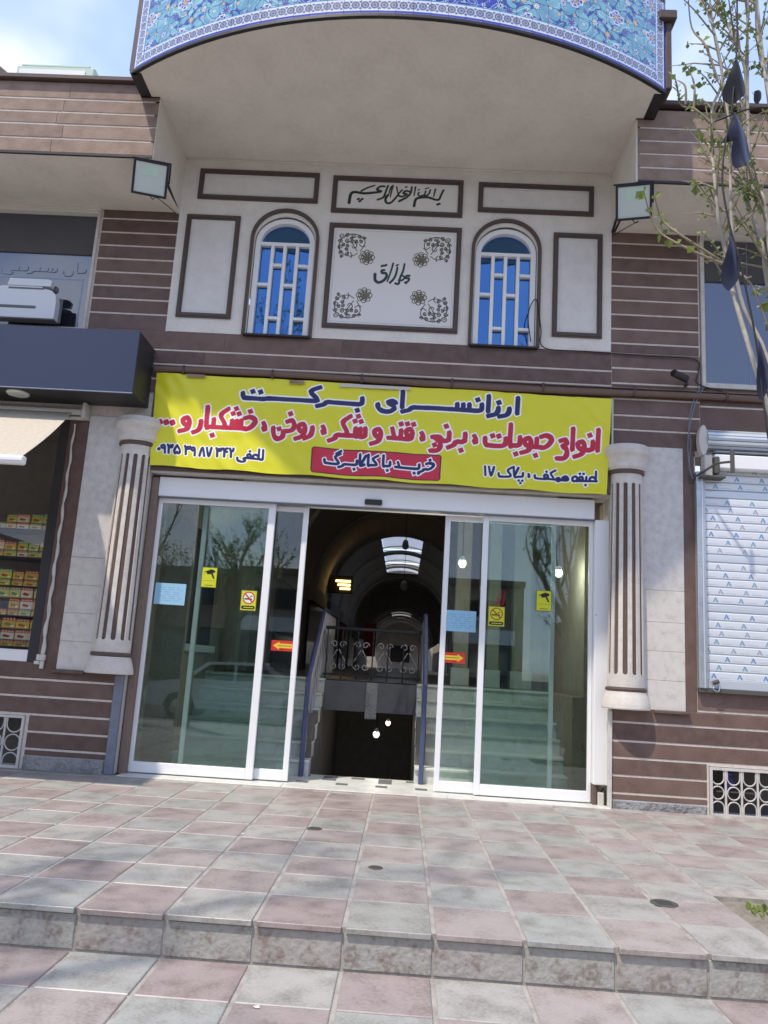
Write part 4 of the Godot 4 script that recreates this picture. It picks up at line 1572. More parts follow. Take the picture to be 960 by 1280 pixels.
func interior():
	var hall := Node3D.new()
	hall.name = "hall"
	house.add_child(hall)
	# entrance lobby
	slab(hall, "lobby_floor", Vector3(-2.54, -0.1, -0.92), Vector3(2.25, 0.0, -0.162), M.marble, 0.0)
	for k in 5:
		slab(hall, "floor_strip", Vector3(-0.85 + k * 0.29, 0.001, -0.86), Vector3(-0.85 + k * 0.29 + 0.14, 0.004, -0.76 + 0.2 * (k % 2)), M.slab_grey, 0.0)
	for k in 4:
		slab(hall, "floor_strip", Vector3(-0.8 + k * 0.4, 0.001, -0.4), Vector3(-0.8 + k * 0.4 + 0.12, 0.004, -0.3), M.slab_grey, 0.0)
	slab(hall, "lobby_wall", Vector3(-2.7, 0.0, -3.6), Vector3(-2.2, 3.4, -0.75), M.hall_wall)
	slab(hall, "lobby_wall", Vector3(-2.7, 0.0, -0.75), Vector3(-2.545, 3.06, -0.35), M.hall_wall)
	slab(hall, "rubble_wall", Vector3(2.0, 0.0, -2.05), Vector3(2.6, 1.0, -0.62), M.rubble, 0.01)
	slab(hall, "lobby_wall", Vector3(2.12, 1.0, -3.6), Vector3(2.6, 3.4, -0.62), M.hall_wall)
	slab(hall, "lobby_wall", Vector3(2.0, 0.0, -3.6), Vector3(2.6, 1.0, -2.05), M.hall_wall)
	slab(hall, "lobby_wall", Vector3(2.275, 0.0, -0.62), Vector3(2.6, 3.06, -0.35), M.hall_wall)
	slab(hall, "lobby_ceiling", Vector3(-2.7, 3.4, -3.2), Vector3(2.6, 3.5, -0.35), M.hall_dark)
	slab(hall, "front_lintel", Vector3(-2.7, 3.06, -0.45), Vector3(2.6, 3.4, -0.352), M.hall_dark)
	# piers and a curtain on the upper level, seen through the glass on the right
	for p in [[0.95, -2.5, 0.1], [1.35, -2.35, 0.08], [1.75, -2.6, 0.12]]:
		slab(hall, "pier", Vector3(p[0] - p[2], 1.0, p[1] - 0.2), Vector3(p[0] + p[2], 3.4, p[1]), M.hall_wall, 0.01)
		slab(hall, "pier_foot", Vector3(p[0] - p[2] - 0.02, 1.0, p[1] - 0.22), Vector3(p[0] + p[2] + 0.02, 1.22, p[1] + 0.02), M.marble_b, 0.006)
	# upper floor
	slab(hall, "upper_floor", Vector3(-2.2, 0.62, -40.0), Vector3(-0.73, 0.985, -2.06), M.slab_grey, 0.0)
	slab(hall, "upper_floor", Vector3(0.39, 0.62, -40.0), Vector3(2.3, 0.985, -2.06), M.slab_grey, 0.0)
	slab(hall, "upper_floor", Vector3(-0.728, 0.63, -40.0), Vector3(0.388, 0.98, -1.86), M.slab_grey, 0.0)
	slab(hall, "floor_finish", Vector3(-2.2, 0.986, -40.0), Vector3(2.3, 1.0, -2.1), M.hall_floor, 0.0)
	slab(hall, "slab_pier", Vector3(-0.22, 0.55, -1.855), Vector3(-0.08, 0.98, -1.84), M.plinth)
	# stairwell to the basement
	slab(hall, "well_wall", Vector3(-0.85, -2.6, -4.5), Vector3(-0.735, 0.62, -0.93), M.basement)
	slab(hall, "well_wall", Vector3(0.395, -2.6, -4.5), Vector3(0.5, 0.62, -0.93), M.basement)
	slab(hall, "well_end", Vector3(-0.85, -2.6, -4.6), Vector3(0.5, 0.62, -4.5), M.basement)
	for k in 9:
		slab(hall, "down_step", Vector3(-0.73, -0.5 - k * 0.18, -0.94 - (k + 1) * 0.26), Vector3(0.39, -0.17 - k * 0.18, -0.94 - k * 0.26), M.basement)
	slab(hall, "well_floor", Vector3(-0.73, -2.7, -4.5), Vector3(0.39, -2.0, -3.2), M.basement)
	# vaulted hall
	vault(hall, -1.95, 1.95, 2.9, -3.2, -29.0, [[-14.1, -17.2], [-17.5, -20.6], [-20.9, -24.0]], M.hall_vault, 3.6)
	slab(hall, "hall_side", Vector3(-2.3, 1.0, -40.0), Vector3(-1.952, 3.7, -3.15), M.hall_dark)
	slab(hall, "hall_side", Vector3(1.952, 1.0, -40.0), Vector3(2.3, 3.7, -3.15), M.hall_dark)
	for k in 5:
		var z := -5.0 - k * 4.4
		slab(hall, "shop_front", Vector3(-1.95, 1.0, z - 3.2), Vector3(-1.9, 2.5, z), M.shop_dark)
		slab(hall, "shop_board", Vector3(-1.95, 2.5, z - 3.2), Vector3(-1.86, 2.85, z), M.hall_wall)
		slab(hall, "shop_front", Vector3(1.9, 1.0, z - 3.2), Vector3(1.95, 2.5, z), M.shop_dark)
		slab(hall, "shop_board", Vector3(1.86, 2.5, z - 3.2), Vector3(1.95, 2.85, z), M.hall_wall)
	# gable over the lobby ceiling and the bulkhead before the second hall
	slab(hall, "gable", Vector3(-2.2, 3.5, -3.2), Vector3(2.2, 5.1, -3.1), M.hall_dark)
	var bulk := B.new()
	var poly := PackedVector2Array([Vector2(-1.95, 2.9), Vector2(-1.95, 5.0), Vector2(1.95, 5.0), Vector2(1.95, 2.9), Vector2(1.6, 2.9)])
	for k in 17:
		var a := PI * k / 16.0
		poly.append(Vector2(cos(a) * 1.55, 2.3 + sin(a) * 1.5))
	poly.append(Vector2(-1.6, 2.9))
	poly.remove_at(5)
	poly[4] = Vector2(1.7, 2.3)
	poly[poly.size() - 1] = Vector2(-1.7, 2.3)
	poly[0] = Vector2(-1.95, 2.3)
	poly[3] = Vector2(1.95, 2.3)
	bulk.extrude(poly, -29.3, -29.0)
	part(hall, "bulkhead", bulk.mesh(), M.hall_dark)
	vault(hall, -1.6, 1.6, 2.25, -29.3, -42.0, [[-32.0, -35.0], [-35.3, -38.0]], M.hall_vault, 3.0)
	slab(hall, "end_wall", Vector3(-2.2, 0.6, -42.2), Vector3(2.2, 5.0, -42.0), M.hall_wall)
	slab(hall, "notice", Vector3(-0.6, 1.4, -41.99), Vector3(0.6, 2.4, -41.95), M.black_paint)
	slab(hall, "hanging_red_cloth", Vector3(-1.5, 1.5, -26.0), Vector3(-1.0, 2.9, -25.96), M.red_cloth)
	# side window of the neighbouring shop, seen through the left door
	slab(hall, "side_window_sill", Vector3(-2.2, 1.22, -1.9), Vector3(-2.12, 1.3, -0.8), M.white_metal)
	slab(hall, "side_window", Vector3(-2.2, 1.3, -1.85), Vector3(-2.185, 2.6, -0.85), M.shop_dark)

	flight("staircase", "pale marble stairs rising behind the glass beside the beige lobby wall", -2.2, -0.73)
	flight("staircase", "pale marble stairs rising behind the glass beside the rubble wall", 0.39, 2.0)
	handrail("blue grey iron stair railing on the lobby wall side of the stairwell", -0.80, 1.0)
	handrail("blue grey iron stair railing on the rubble wall side of the stairwell", 0.46, -1.0)
	# ornate railing across the end of the stairwell
	var t := thing("landing_railing", "dark railing with pale iron scrolls across the end of the stairwell", "railing", Vector3(0, 1.0, -1.95))
	slab(t, "top_rail", Vector3(-0.77, 0.60, -0.02), Vector3(0.43, 0.64, 0.02), M.iron_dark, 0.005)
	slab(t, "bottom_rail", Vector3(-0.77, 0.04, -0.012), Vector3(0.43, 0.065, 0.012), M.iron_dark)
	for k in 7:
		var x := -0.74 + k * 0.19
		slab(t, "post", Vector3(x - 0.008, 0.0, -0.008), Vector3(x + 0.008, 0.60, 0.008), M.iron_dark)
	for k in 4:
		var x := -0.6 + k * 0.29
		var b := B.new()
		for s in [-1.0, 1.0]:
			for e in [[0.42, 1.0], [0.16, -1.0]]:
				var pts := []
				for q in 16:
					var th := q / 15.0 * 7.0
					var rr := 0.045 * (1.0 - q / 15.0 * 0.75)
					pts.append(Vector3(x + s * (0.05 + cos(th) * rr), e[0] + e[1] * sin(th) * rr, 0.0))
				b.tube(pts, 0.006, 5)
			b.tube([Vector3(x + s * 0.01, 0.36, 0), Vector3(x + s * 0.09, 0.22, 0)], 0.006, 5)
		part(t, "scroll", b.mesh(), M.iron_light)
	# lamps that are lit in the photograph
	pendant(Vector3(0.80, 2.34, -0.68), 1.0, 0.5, "lit white bulb hanging in the lobby above the stairs by the rubble wall")
	pendant(Vector3(1.86, 2.30, -0.72), 1.0, 0.25, "lit white bulb hanging beside the pier over the rubble wall")
	pendant(Vector3(0.05, 0.42, -3.2), 0.2, 0.03, "lit bulb hanging low in the dark stairwell, the one set deeper", Color(1, 0.97, 0.9), "bulb_glow", 0.035)
	pendant(Vector3(-0.08, 0.33, -2.4), 0.29, 0.03, "lit bulb hanging low in the dark stairwell, the one set nearer", Color(1, 0.97, 0.9), "bulb_glow", 0.042)
	pendant(Vector3(0.12, 3.9, -10.0), 0.85, 0.0, "unlit lamp on a long rod under the vault", Color.WHITE, "lamp_glass", 0.08)
	pendant(Vector3(0.12, 3.35, -14.0), 1.4, 0.0, "unlit lamp on a long rod under the skylights", Color.WHITE, "lamp_glass", 0.1)
	var lit := thing("shop_lamp", "warm lit shop lamp box on the hall wall above the railing", "lamp", Vector3(-1.55, 3.05, -13.0))
	slab(lit, "housing", Vector3(-0.35, -0.05, -0.2), Vector3(0.3, 0.42, 0.0), M.iron_dark)
	for k in 3:
		slab(lit, "tube", Vector3(-0.15 + k * 0.06, 0.24 - k * 0.1, 0.0), Vector3(0.25, 0.3 - k * 0.1, 0.03), M.warm_glow)
	var l := OmniLight3D.new()
	l.name = "tube_light"
	l.light_color = Color(1.0, 0.82, 0.5)
	l.light_energy = 0.02
	l.light_size = 0.1
	l.omni_range = 30.0
	l.omni_attenuation = 2.0
	l.shadow_enabled = true
	l.position = Vector3(0.1, 0.15, 0.2)
	lit.add_child(l)


# ------------------------------------------------------------------ doors
func leaf(called: String, label: String, x0: float, x1: float, z: float, top: float, wide: Array):
	var t := thing(called, label, "glass door", Vector3(x0, 0, z), "aluminium sliding doors of the entrance")
	var w := x1 - x0
	var m: Material = M.white_metal
	slab(t, "stile", Vector3(0, 0.012, -0.022), Vector3(wide[0], top, 0.022), m, 0.004)
	slab(t, "stile", Vector3(w - wide[1], 0.012, -0.022), Vector3(w, top, 0.022), m, 0.004)
	slab(t, "bottom_rail", Vector3(wide[0], 0.012, -0.021), Vector3(w - wide[1], 0.115, 0.021), m, 0.004)
	slab(t, "top_rail", Vector3(wide[0], top - 0.055, -0.021), Vector3(w - wide[1], top, 0.021), m, 0.004)
	var g := part(t, "glass", null, M.door_glass)
	var b := B.new()
	b.box(Vector3(wide[0] - 0.004, 0.11, -0.005), Vector3(w - wide[1] + 0.004, top - 0.05, 0.005))
	g.mesh = b.mesh()
	return t


func doors():
	leaf("door_leaf", "fixed glass door leaf beside the worn brown jamb with a blue notice", -2.465, -1.215, -0.19, 2.80, [0.045, 0.075])
	leaf("door_leaf", "fixed glass door leaf beside the white control box", 0.965, 2.105, -0.19, 2.80, [0.06, 0.04])
	leaf("sliding_leaf", "sliding glass leaf pushed open on the blue notice side with a red arrow sticker", -1.99, -0.875, -0.255, 2.79, [0.05, 0.055])
	leaf("sliding_leaf", "sliding glass leaf pushed open on the control box side with a pale notice", 0.575, 1.735, -0.255, 2.79, [0.055, 0.045])
	var h := thing("door_header", "white aluminium header box of the automatic doors with a black sensor", "door header", Vector3(-0.18, 2.8, -0.2))
	slab(h, "box", Vector3(-2.285, 0.004, -0.14), Vector3(2.285, 0.215, 0.09), M.white_metal, 0.008)
	slab(h, "lip", Vector3(-2.285, -0.001, -0.02), Vector3(2.285, 0.003, 0.095), M.grey_steel)
	slab(h, "sensor", Vector3(-0.1, 0.03, 0.09), Vector3(0.08, 0.085, 0.13), M.black_paint, 0.008)
	slab(h, "slot", Vector3(-1.4, 0.217, -0.12), Vector3(1.9, 0.235, 0.07), M.dark_gap)
	var c := thing("control_box", "tall white metal cover beside the glass door and the fluted column", "cover panel", Vector3(2.165, 0.0, -0.13))
	slab(c, "cover", Vector3(-0.058, 0.19, -0.06), Vector3(0.085, 2.80, 0.045), M.white_metal, 0.008)
	slab(c, "foot_strip", Vector3(-0.058, 0.0, -0.05), Vector3(-0.02, 0.188, 0.03), M.brown_b)
	slab(c, "junction_box", Vector3(-0.01, 0.0, -0.04), Vector3(0.05, 0.12, 0.04), M.worn_white, 0.006)
	var b := B.new()
	b.tube(spline([Vector3(0.03, 0.12, 0.0), Vector3(0.05, 0.16, 0.02), Vector3(0.06, 0.1, 0.03), Vector3(0.065, 0.0, 0.03)]), 0.008, 6)
	part(c, "wire", b.mesh(), M.cable)
	slab(c, "screw", Vector3(-0.05, 1.82, 0.045), Vector3(-0.04, 1.83, 0.049), M.cast_iron)


# ------------------------------------------------------------------ banner
func banner():
	var W := 1900
	var H := 412
	var cv := Canvas.new(W, H, c8(226, 221, 42))
	var navy := c8(36, 36, 92)
	var red := c8(196, 34, 62)
	var pm := W / 4.77
	var X := func(x: float): return (x + 2.56) * pm
	var Y := func(y: float): return (4.085 - y) / 1.03 * H
	# headline
	write(cv, "ارزانســـرای||بــرکـــت", X.call(1.27), Y.call(3.865), (1.27 + 1.66) * pm, 84.0, 0.122, navy, 6.0)
	# second line
	write(cv, "انواع|حبوبات|،|برنج|،|قند|و|شکر|،|روغن|،|خشکبار|و|...", X.call(2.11), Y.call(3.515), (2.11 + 2.53) * pm, 114.0, 0.09, red, 6.0)
	# red box
	var bx: float = X.call(-0.86)
	var by: float = Y.call(3.36)
	var ex: float = X.call(0.49)
	var ey: float = Y.call(3.09)
	cv.rect(bx + 12, by - 2, ex - 12, ey + 2, c8(60, 30, 50))
	cv.rect(bx - 2, by + 12, ex + 2, ey - 12, c8(60, 30, 50))
	for cx in [bx + 12, ex - 12]:
		for cy in [by + 12, ey - 12]:
			cv.seg(Vector2(cx, cy), Vector2(cx + 0.1, cy), 14, 14, c8(60, 30, 50))
	cv.rect(bx + 12, by + 2, ex - 12, ey - 2, c8(206, 42, 68))
	cv.rect(bx + 3, by + 12, ex - 3, ey - 12, c8(206, 42, 68))
	for cx in [bx + 12, ex - 12]:
		for cy in [by + 12, ey - 12]:
			cv.seg(Vector2(cx, cy), Vector2(cx + 0.1, cy), 10, 10, c8(206, 42, 68))
	write(cv, "خریــد|با|کاﻻبـرگ", X.call(0.42), Y.call(3.205), 1.16 * pm, 58.0, 0.102, navy, 5.0)
	write(cv, "طبقه|همکف|،|پﻻک|۷۱", X.call(2.1), Y.call(3.185), 1.17 * pm, 52.0, 0.096, navy, 4.5)
	write(cv, "لطفی|۲۴۳|۷۸|۹۳|۵۳۹۰", X.call(-1.36), Y.call(3.195), 1.14 * pm, 52.0, 0.096, navy, 4.5)
	var m := printed("banner_print", cv.texture(), 0.42)
	m.backlight_enabled = true
	m.backlight = Color(0.12, 0.12, 0.04)
	var t := thing("banner", "yellow printed vinyl banner with navy and red Persian lettering over the doors", "banner", Vector3(0, 3.05, 0.0))
	var tl := Vector2(-2.58, 4.11)
	var tr := Vector2(2.235, 4.07)
	var br := Vector2(2.185, 3.035)
	var bl := Vector2(-2.535, 3.095)
	var nx := 96
	var ny := 20
	var n := FastNoiseLite.new()
	n.seed = 8
	n.frequency = 1.0
	var grid := []
	for j in ny + 1:
		var row := []
		var v := float(j) / ny
		for i in nx + 1:
			var u := float(i) / nx
			var p := tl.lerp(tr, u).lerp(bl.lerp(br, u), v)
			p.y += 0.012 * sin(u * 40.0) * v * v * 0.6 - 0.012 * sin(u * PI * 5.0) * (1.0 - v) * 0.4
			var z := 0.045 + 0.012 * n.get_noise_2d(p.x * 2.2, p.y * 3.0) + 0.010 * n.get_noise_2d(p.x * 6.0 + p.y * 5.0, 9.0)
			z += 0.014 * exp(-pow((p.x + 2.3 + (p.y - 3.6) * 0.35) / 0.05, 2.0)) + 0.012 * exp(-pow((p.x + 2.05 + (p.y - 3.6) * 0.6) / 0.06, 2.0))
			row.append([Vector3(p.x, p.y - 3.05, z), Vector2(u, v)])
		grid.append(row)
	var st := SurfaceTool.new()
	st.begin(Mesh.PRIMITIVE_TRIANGLES)
	for j in ny:
		for i in nx:
			var a = grid[j][i]
			var b2 = grid[j][i + 1]
			var c = grid[j + 1][i + 1]
			var d = grid[j + 1][i]
			for q in [a, b2, c, a, c, d]:
				st.set_uv(q[1])
				st.set_smooth_group(0)
				st.add_vertex(q[0])
	st.index()
	st.generate_normals()
	part(t, "sheet", st.commit(), m)
	slab(t, "side_batten", Vector3(2.236, 0.03, 0.0), Vector3(2.258, 1.03, 0.02), M.worn_white)
	for p in [[-1.15, 4.085, 0.16], [-0.62, 4.075, 0.75], [-2.25, 4.10, 0.2]]:
		slab(t, "tape", Vector3(p[0], p[1] - 3.05 - 0.03, 0.066), Vector3(p[0] + p[2], p[1] - 3.05 + 0.005, 0.068), M.worn_white if p[2] > 0.5 else M.tan_a)


# ------------------------------------------------------------------ left-hand shop
func left_shop():
	var t := thing("shop_sign_box", "long navy metal sign box over the shop window with a lamp underneath", "sign box", Vector3(-2.64, 3.72, 0.0))
	var b := B.new()
	b.box(Vector3(-6.0, 0.0, 0.003), Vector3(0.0, 0.66, 0.478), 0.006)
	part(t, "casing", b.mesh(), M.charcoal)
	slab(t, "front_sheet", Vector3(-6.0, 0.004, 0.478), Vector3(-0.004, 0.66, 0.492), M.navy_panel, 0.004)
	slab(t, "edge_trim", Vector3(-6.0, -0.006, 0.478), Vector3(-0.004, 0.003, 0.494), M.navy_edge, 0.001)
	for k in 5:
		slab(t, "rivet", Vector3(0.0, 0.1 + k * 0.12, 0.02), Vector3(0.004, 0.112 + k * 0.12, 0.032), M.navy_edge, 0.001)
	b = B.new()
	b.lathe(Vector3(-1.26, -0.008, 0.3), [Vector2(0.0, -0.012), Vector2(0.10, -0.012), Vector2(0.115, 0.0), Vector2(0.115, 0.008)], 24)
	part(t, "down_lamp", b.mesh(), M.lamp_glass)
	# the window above, with its raised letters
	var w := thing("upper_window", "dark blue mirrored shop window above the navy sign box", "window", Vector3(-3.43, 4.58, 0.0))
	slab(w, "glass", Vector3(-5.0, 0.0, -0.06), Vector3(-0.035, 1.37, -0.05), M.grey_mirror, 0.0)
	slab(w, "frame", Vector3(-0.035, -0.05, -0.07), Vector3(-0.003, 1.40, 0.02), M.worn_white)
	slab(w, "head_frame", Vector3(-5.0, 1.37, -0.07), Vector3(-0.035, 1.40, 0.03), M.soffit)
	slab(w, "head_ledge", Vector3(-5.0, 1.40, -0.05), Vector3(-0.003, 1.45, 0.05), M.soffit)
	# faint white lettering on the glass
	var ls := lettering("نان|شیرینی")
	var lb := B.new()
	var sx: float = 0.98 / ls[2]
	for s in ls[0]:
		var pts := []
		for p in s:
			pts.append(Vector3(-0.10 - p.x * sx, 0.68 + p.y * 0.15, -0.047))
		lb.tube(pts, 0.007, 5)
	part(w, "lettering", lb.mesh(), M.etched)
	lb = B.new()
	lb.strip(PackedVector2Array([Vector2(-1.2, 0.60), Vector2(-0.13, 0.60), Vector2(-0.13, 0.02)]), 0.016, -0.0495, -0.0475)
	part(w, "etched_border", lb.mesh(), M.etched)
	var sg := thing("raised_letter", "thick pale raised letter standing on the navy sign box", "sign letter", Vector3(-3.68, 4.42, 0.14))
	b = B.new()
	b.extrude(PackedVector2Array([Vector2(-0.74, 0.16), Vector2(0.0, 0.16), Vector2(0.0, 0.36), Vector2(-0.015, 0.43), Vector2(-0.06, 0.475), Vector2(-0.12, 0.49), Vector2(-0.16, 0.49), Vector2(-0.17, 0.515), Vector2(-0.60, 0.515), Vector2(-0.68, 0.48), Vector2(-0.73, 0.40), Vector2(-0.75, 0.30)]), 0.0, 0.10)
	var body := part(sg, "body", b.mesh(), M.letter_face)
	slab(body, "slot", Vector3(-0.72, 0.255, 0.06), Vector3(-0.20, 0.305, 0.104), M.letter_side, 0.012)
	slab(body, "back", Vector3(-0.73, 0.15, -0.03), Vector3(0.02, 0.44, -0.002), M.letter_side, 0.012)
	slab(body, "foot", Vector3(-0.74, 0.145, 0.0), Vector3(0.0, 0.159, 0.098), M.letter_side)
	b = B.new()
	b.extrude(PackedVector2Array([Vector2(-0.56, 0.53), Vector2(-0.09, 0.53), Vector2(-0.08, 0.59), Vector2(-0.12, 0.61), Vector2(-0.54, 0.61)]), 0.01, 0.085)
	part(sg, "upper_bar", b.mesh(), M.letter_face)
	slab(sg, "upper_slot", Vector3(-0.54, 0.475, 0.07), Vector3(-0.14, 0.508, 0.104), M.letter_side, 0.01)
	slab(sg, "upper_back", Vector3(-0.50, 0.5, -0.05), Vector3(-0.05, 0.58, 0.008), M.letter_side, 0.02)
	# awning
	var aw := thing("awning", "beige cloth awning half drawn out below the navy sign box", "awning", Vector3(-3.45, 3.6, 0.1))
	b = B.new()
	var rows := 8
	for k in rows:
		var v0 := float(k) / rows
		var v1 := float(k + 1) / rows
		var pa := Vector3(0.05 + 0.32 * v0, -0.86 * v0 - 0.03 * sin(v0 * PI), 1.5 * v0)
		var pb := Vector3(0.05 + 0.32 * v1, -0.86 * v1 - 0.03 * sin(v1 * PI), 1.5 * v1)
		var pc := pb
		var pd := pa
		pc.x = -4.0
		pd.x = -4.0
		b.quad(pb, pa, pd, pc)
		b.quad(pa + Vector3(0, 0.003, 0), pb + Vector3(0, 0.003, 0), pc + Vector3(0, 0.003, 0), pd + Vector3(0, 0.003, 0))
	part(aw, "cloth", b.mesh(), M.awning_cloth)
	b = B.new()
	b.box(Vector3(-4.0, -0.935, 1.47), Vector3(0.40, -0.86, 1.54), 0.012)
	b.box(Vector3(-4.0, -0.91, 1.54), Vector3(0.395, -0.88, 1.548), 0.004)
	part(aw, "front_bar", b.mesh(), M.white_metal)
	b = B.new()
	b.box(Vector3(-4.0, -0.01, -0.08), Vector3(0.16, 0.05, -0.02), 0.006)
	part(aw, "roller", b.mesh(), M.worn_white)
	slab(aw, "bracket", Vector3(0.16, -0.05, -0.09), Vector3(0.20, 0.11, 0.03), M.worn_white, 0.006)
	slab(aw, "bracket_arm", Vector3(-0.06, -0.06, -0.07), Vector3(0.16, -0.03, -0.03), M.worn_white, 0.004)
	b = B.new()
	b.tube([Vector3(-0.5, -0.08, -0.06), Vector3(-0.9, -0.5, 0.7), Vector3(-0.5, -0.9, 1.48)], 0.018, 7)
	part(aw, "folding_arm", b.mesh(), M.worn_white)
	# display window
	var d := thing("shop_window", "shop display window with dark frame and white sill under the awning", "shop window", Vector3(-3.45, 1.02, 0.0))
	slab(d, "sill", Vector3(-4.6, 0.0, -0.14), Vector3(-0.1, 0.115, 0.01), M.white_metal, 0.005)
	slab(d, "frame_post", Vector3(-0.10, 0.0, -0.12), Vector3(-0.002, 2.6, 0.005), M.charcoal)
	slab(d, "glass", Vector3(-4.6, 0.117, -0.07), Vector3(-0.102, 2.6, -0.064), M.shop_glass, 0.0)
	slab(d, "back_wall", Vector3(-4.6, 0.0, -1.3), Vector3(0.0, 2.62, -1.25), M.basement)
	slab(d, "side_wall", Vector3(-0.04, 0.0, -1.25), Vector3(0.0, 2.62, -0.36), M.basement)
	slab(d, "side_wall", Vector3(-4.65, 0.0, -1.3), Vector3(-4.6, 2.62, 0.0), M.basement)
	slab(d, "ceiling", Vector3(-4.6, 2.6, -1.25), Vector3(-0.04, 2.64, -0.36), M.basement)
	slab(d, "floor", Vector3(-4.6, 0.0, -1.25), Vector3(-0.04, 0.1, -0.14), M.basement)
	# scalloped white blind edge hanging beside the frame
	var bl := thing("blind_edge", "crumpled white edge of a rolled blind beside the shop window frame", "blind", Vector3(-3.445, 0.98, 0.012))
	b = B.new()
	var pts := []
	var rad := []
	for k in 60:
		var v := k / 59.0
		pts.append(Vector3(0.055 + 0.006 * sin(v * 47.0), 2.4 * v + 0.12, 0.01))
		rad.append(0.02 * (0.55 + 0.6 * absf(sin(v * 38.0 + 0.7))) * (1.0 - 0.45 * v))
	b.tube(pts, rad, 6)
	part(bl, "strip", b.mesh(), M.worn_white)
	slab(bl, "clip", Vector3(0.0, 0.06, 0.0), Vector3(0.09, 0.12, 0.025), M.worn_white, 0.005)
	slab(bl, "clip_tail", Vector3(0.04, -0.02, 0.0), Vector3(0.08, 0.058, 0.02), M.worn_white, 0.005)
	slab(bl, "clip_foot", Vector3(-0.02, 0.02, 0.0), Vector3(0.036, 0.056, 0.02), M.worn_white, 0.005)
	# shelves and boxes
	var rack := thing("display_rack", "dark shelf rack standing inside the shop window", "shelf", Vector3(-3.55, 1.12, -0.62))
	var levels := [0.02, 0.24, 0.46, 0.67, 1.10]
	levels = [0.02, 0.34, 0.65, 0.96, 1.26]
	for y in levels:
		slab(rack, "shelf", Vector3(-1.4, y, 0.0), Vector3(-0.02, y + 0.016, 0.34), M.iron_dark)
	slab(rack, "upright", Vector3(-0.02, 0.0, 0.0), Vector3(0.0, 1.75, 0.03), M.iron_dark)
	slab(rack, "upright", Vector3(-1.42, 0.0, 0.0), Vector3(-1.4, 1.75, 0.03), M.iron_dark)
	var kinds := []
	var hues := [[c8(206, 186, 60), c8(176, 44, 36)], [c8(196, 196, 120), c8(120, 130, 60)], [c8(214, 206, 170), c8(186, 60, 50)], [c8(186, 190, 60), c8(90, 140, 80)], [c8(210, 160, 50), c8(150, 40, 40)]]
	for k in 5:
		var cv := Canvas.new(64, 64, hues[k][0])
		cv.rect(0, 0, 64, 16, hues[k][1])
		for q in 4:
			cv.seg(Vector2(8 + q * 15, 8), Vector2(12 + q * 15, 8), 3, 3, c8(230, 220, 190))
		cv.seg(Vector2(20, 38), Vector2(38, 42), 9, 7, hues[(k + 2) % 5][1])
		cv.seg(Vector2(44, 50), Vector2(54, 50), 4, 4, c8(236, 232, 216))
		cv.rect(0, 61, 64, 64, c8(70, 60, 30))
		kinds.append(printed("pack_print_%d" % k, cv.texture(), 0.5))
	var what := ["yellow carton", "pale green carton", "cream carton", "lime carton", "orange carton"]
	var r := RandomNumberGenerator.new()
	r.seed = 5
	var shelf_word := ["bottom", "second", "third", "fourth", "top"]
	for li in levels.size():
		var x := -0.025
		var nth := 0
		while x > -0.62:
			var w2 := r.randf_range(0.11, 0.165)
			for tier in (3 if li < 2 else 2):
				if tier == 1 and r.randf() < 0.12:
					continue
				var k := r.randi() % 5
				var hh := 0.065 if tier == 0 else r.randf_range(0.085, 0.115)
				var y0: float = 1.12 + levels[li] + 0.017 + [0.0, 0.067, 0.184][tier]
				var what2: String = "%s on the %s shelf, %s, %s from the window frame" % [what[k], shelf_word[li], ["lowest of its stack", "second in its stack", "third in its stack"][tier], ["first", "second", "third", "fourth", "fifth", "sixth"][nth]]
				var o := thing("snack_carton", what2, "carton", Vector3(-3.55 + x - w2 * 0.5, y0, -0.38 + r.randf_range(-0.012, 0.012)), "cartons in the shop window")
				o.rotation.y = r.randf_range(-0.03, 0.03)
				var bb := B.new()
				bb.box(Vector3(-w2 * 0.48, 0.0, -0.08), Vector3(w2 * 0.48, hh, 0.08), 0.002)
				part(o, "carton", bb.mesh(), kinds[k])
			x -= w2 + 0.003
			nth += 1
	# vent grille in the foot of the wall
	grille("white iron basement grille with rings under the shop window", -4.6, -3.485, 0.0, 0.497, 6)


func grille(label: String, x0: float, x1: float, y0: float, y1: float, bars: int):
	var t := thing("vent_grille", label, "grille", Vector3(x0, y0, 0.0))
	var w := x1 - x0
	var h := y1 - y0
	var b := B.new()
	b.strip(rect_pts(0.012, 0.012, w - 0.012, h - 0.012), 0.024, -0.01, 0.014, true)
	part(t, "frame", b.mesh(), M.worn_white)
	slab(t, "backing", Vector3(0.0, 0.0, -0.3), Vector3(w, h, -0.28), M.basement)
	var step := w / bars
	for k in range(1, bars):
		slab(t, "bar", Vector3(k * step - 0.009, 0.024, -0.006), Vector3(k * step + 0.009, h - 0.024, 0.008), M.worn_white, 0.002)
	for k in bars:
		var cx := (k + 0.5) * step
		var r := step * 0.5 - 0.016
		b = B.new()
		var ringp := []
		for q in 17:
			ringp.append(Vector3(cx + cos(TAU * q / 16) * r, h * 0.48 + sin(TAU * q / 16) * r, 0.0))
		b.tube(ringp, 0.007, 5)
		part(t, "ring", b.mesh(), M.worn_white)
		for e in [[h * 0.48 + r * 2.1 + 0.012, PI, h - 0.02], [h * 0.48 - r * 2.1 - 0.012, 0.0, 0.02]]:
			var arcp := [Vector3(cx + r * cos(e[1]), e[2], 0.0)]
			for q in 9:
				var a: float = e[1] + PI * q / 8.0
				arcp.append(Vector3(cx + r * cos(a), e[0] + r * sin(a) , 0.0))
			arcp.append(Vector3(cx - r * cos(e[1]), e[2], 0.0))
			b = B.new()
			b.tube(arcp, 0.007, 5)
			part(t, "arch", b.mesh(), M.worn_white)


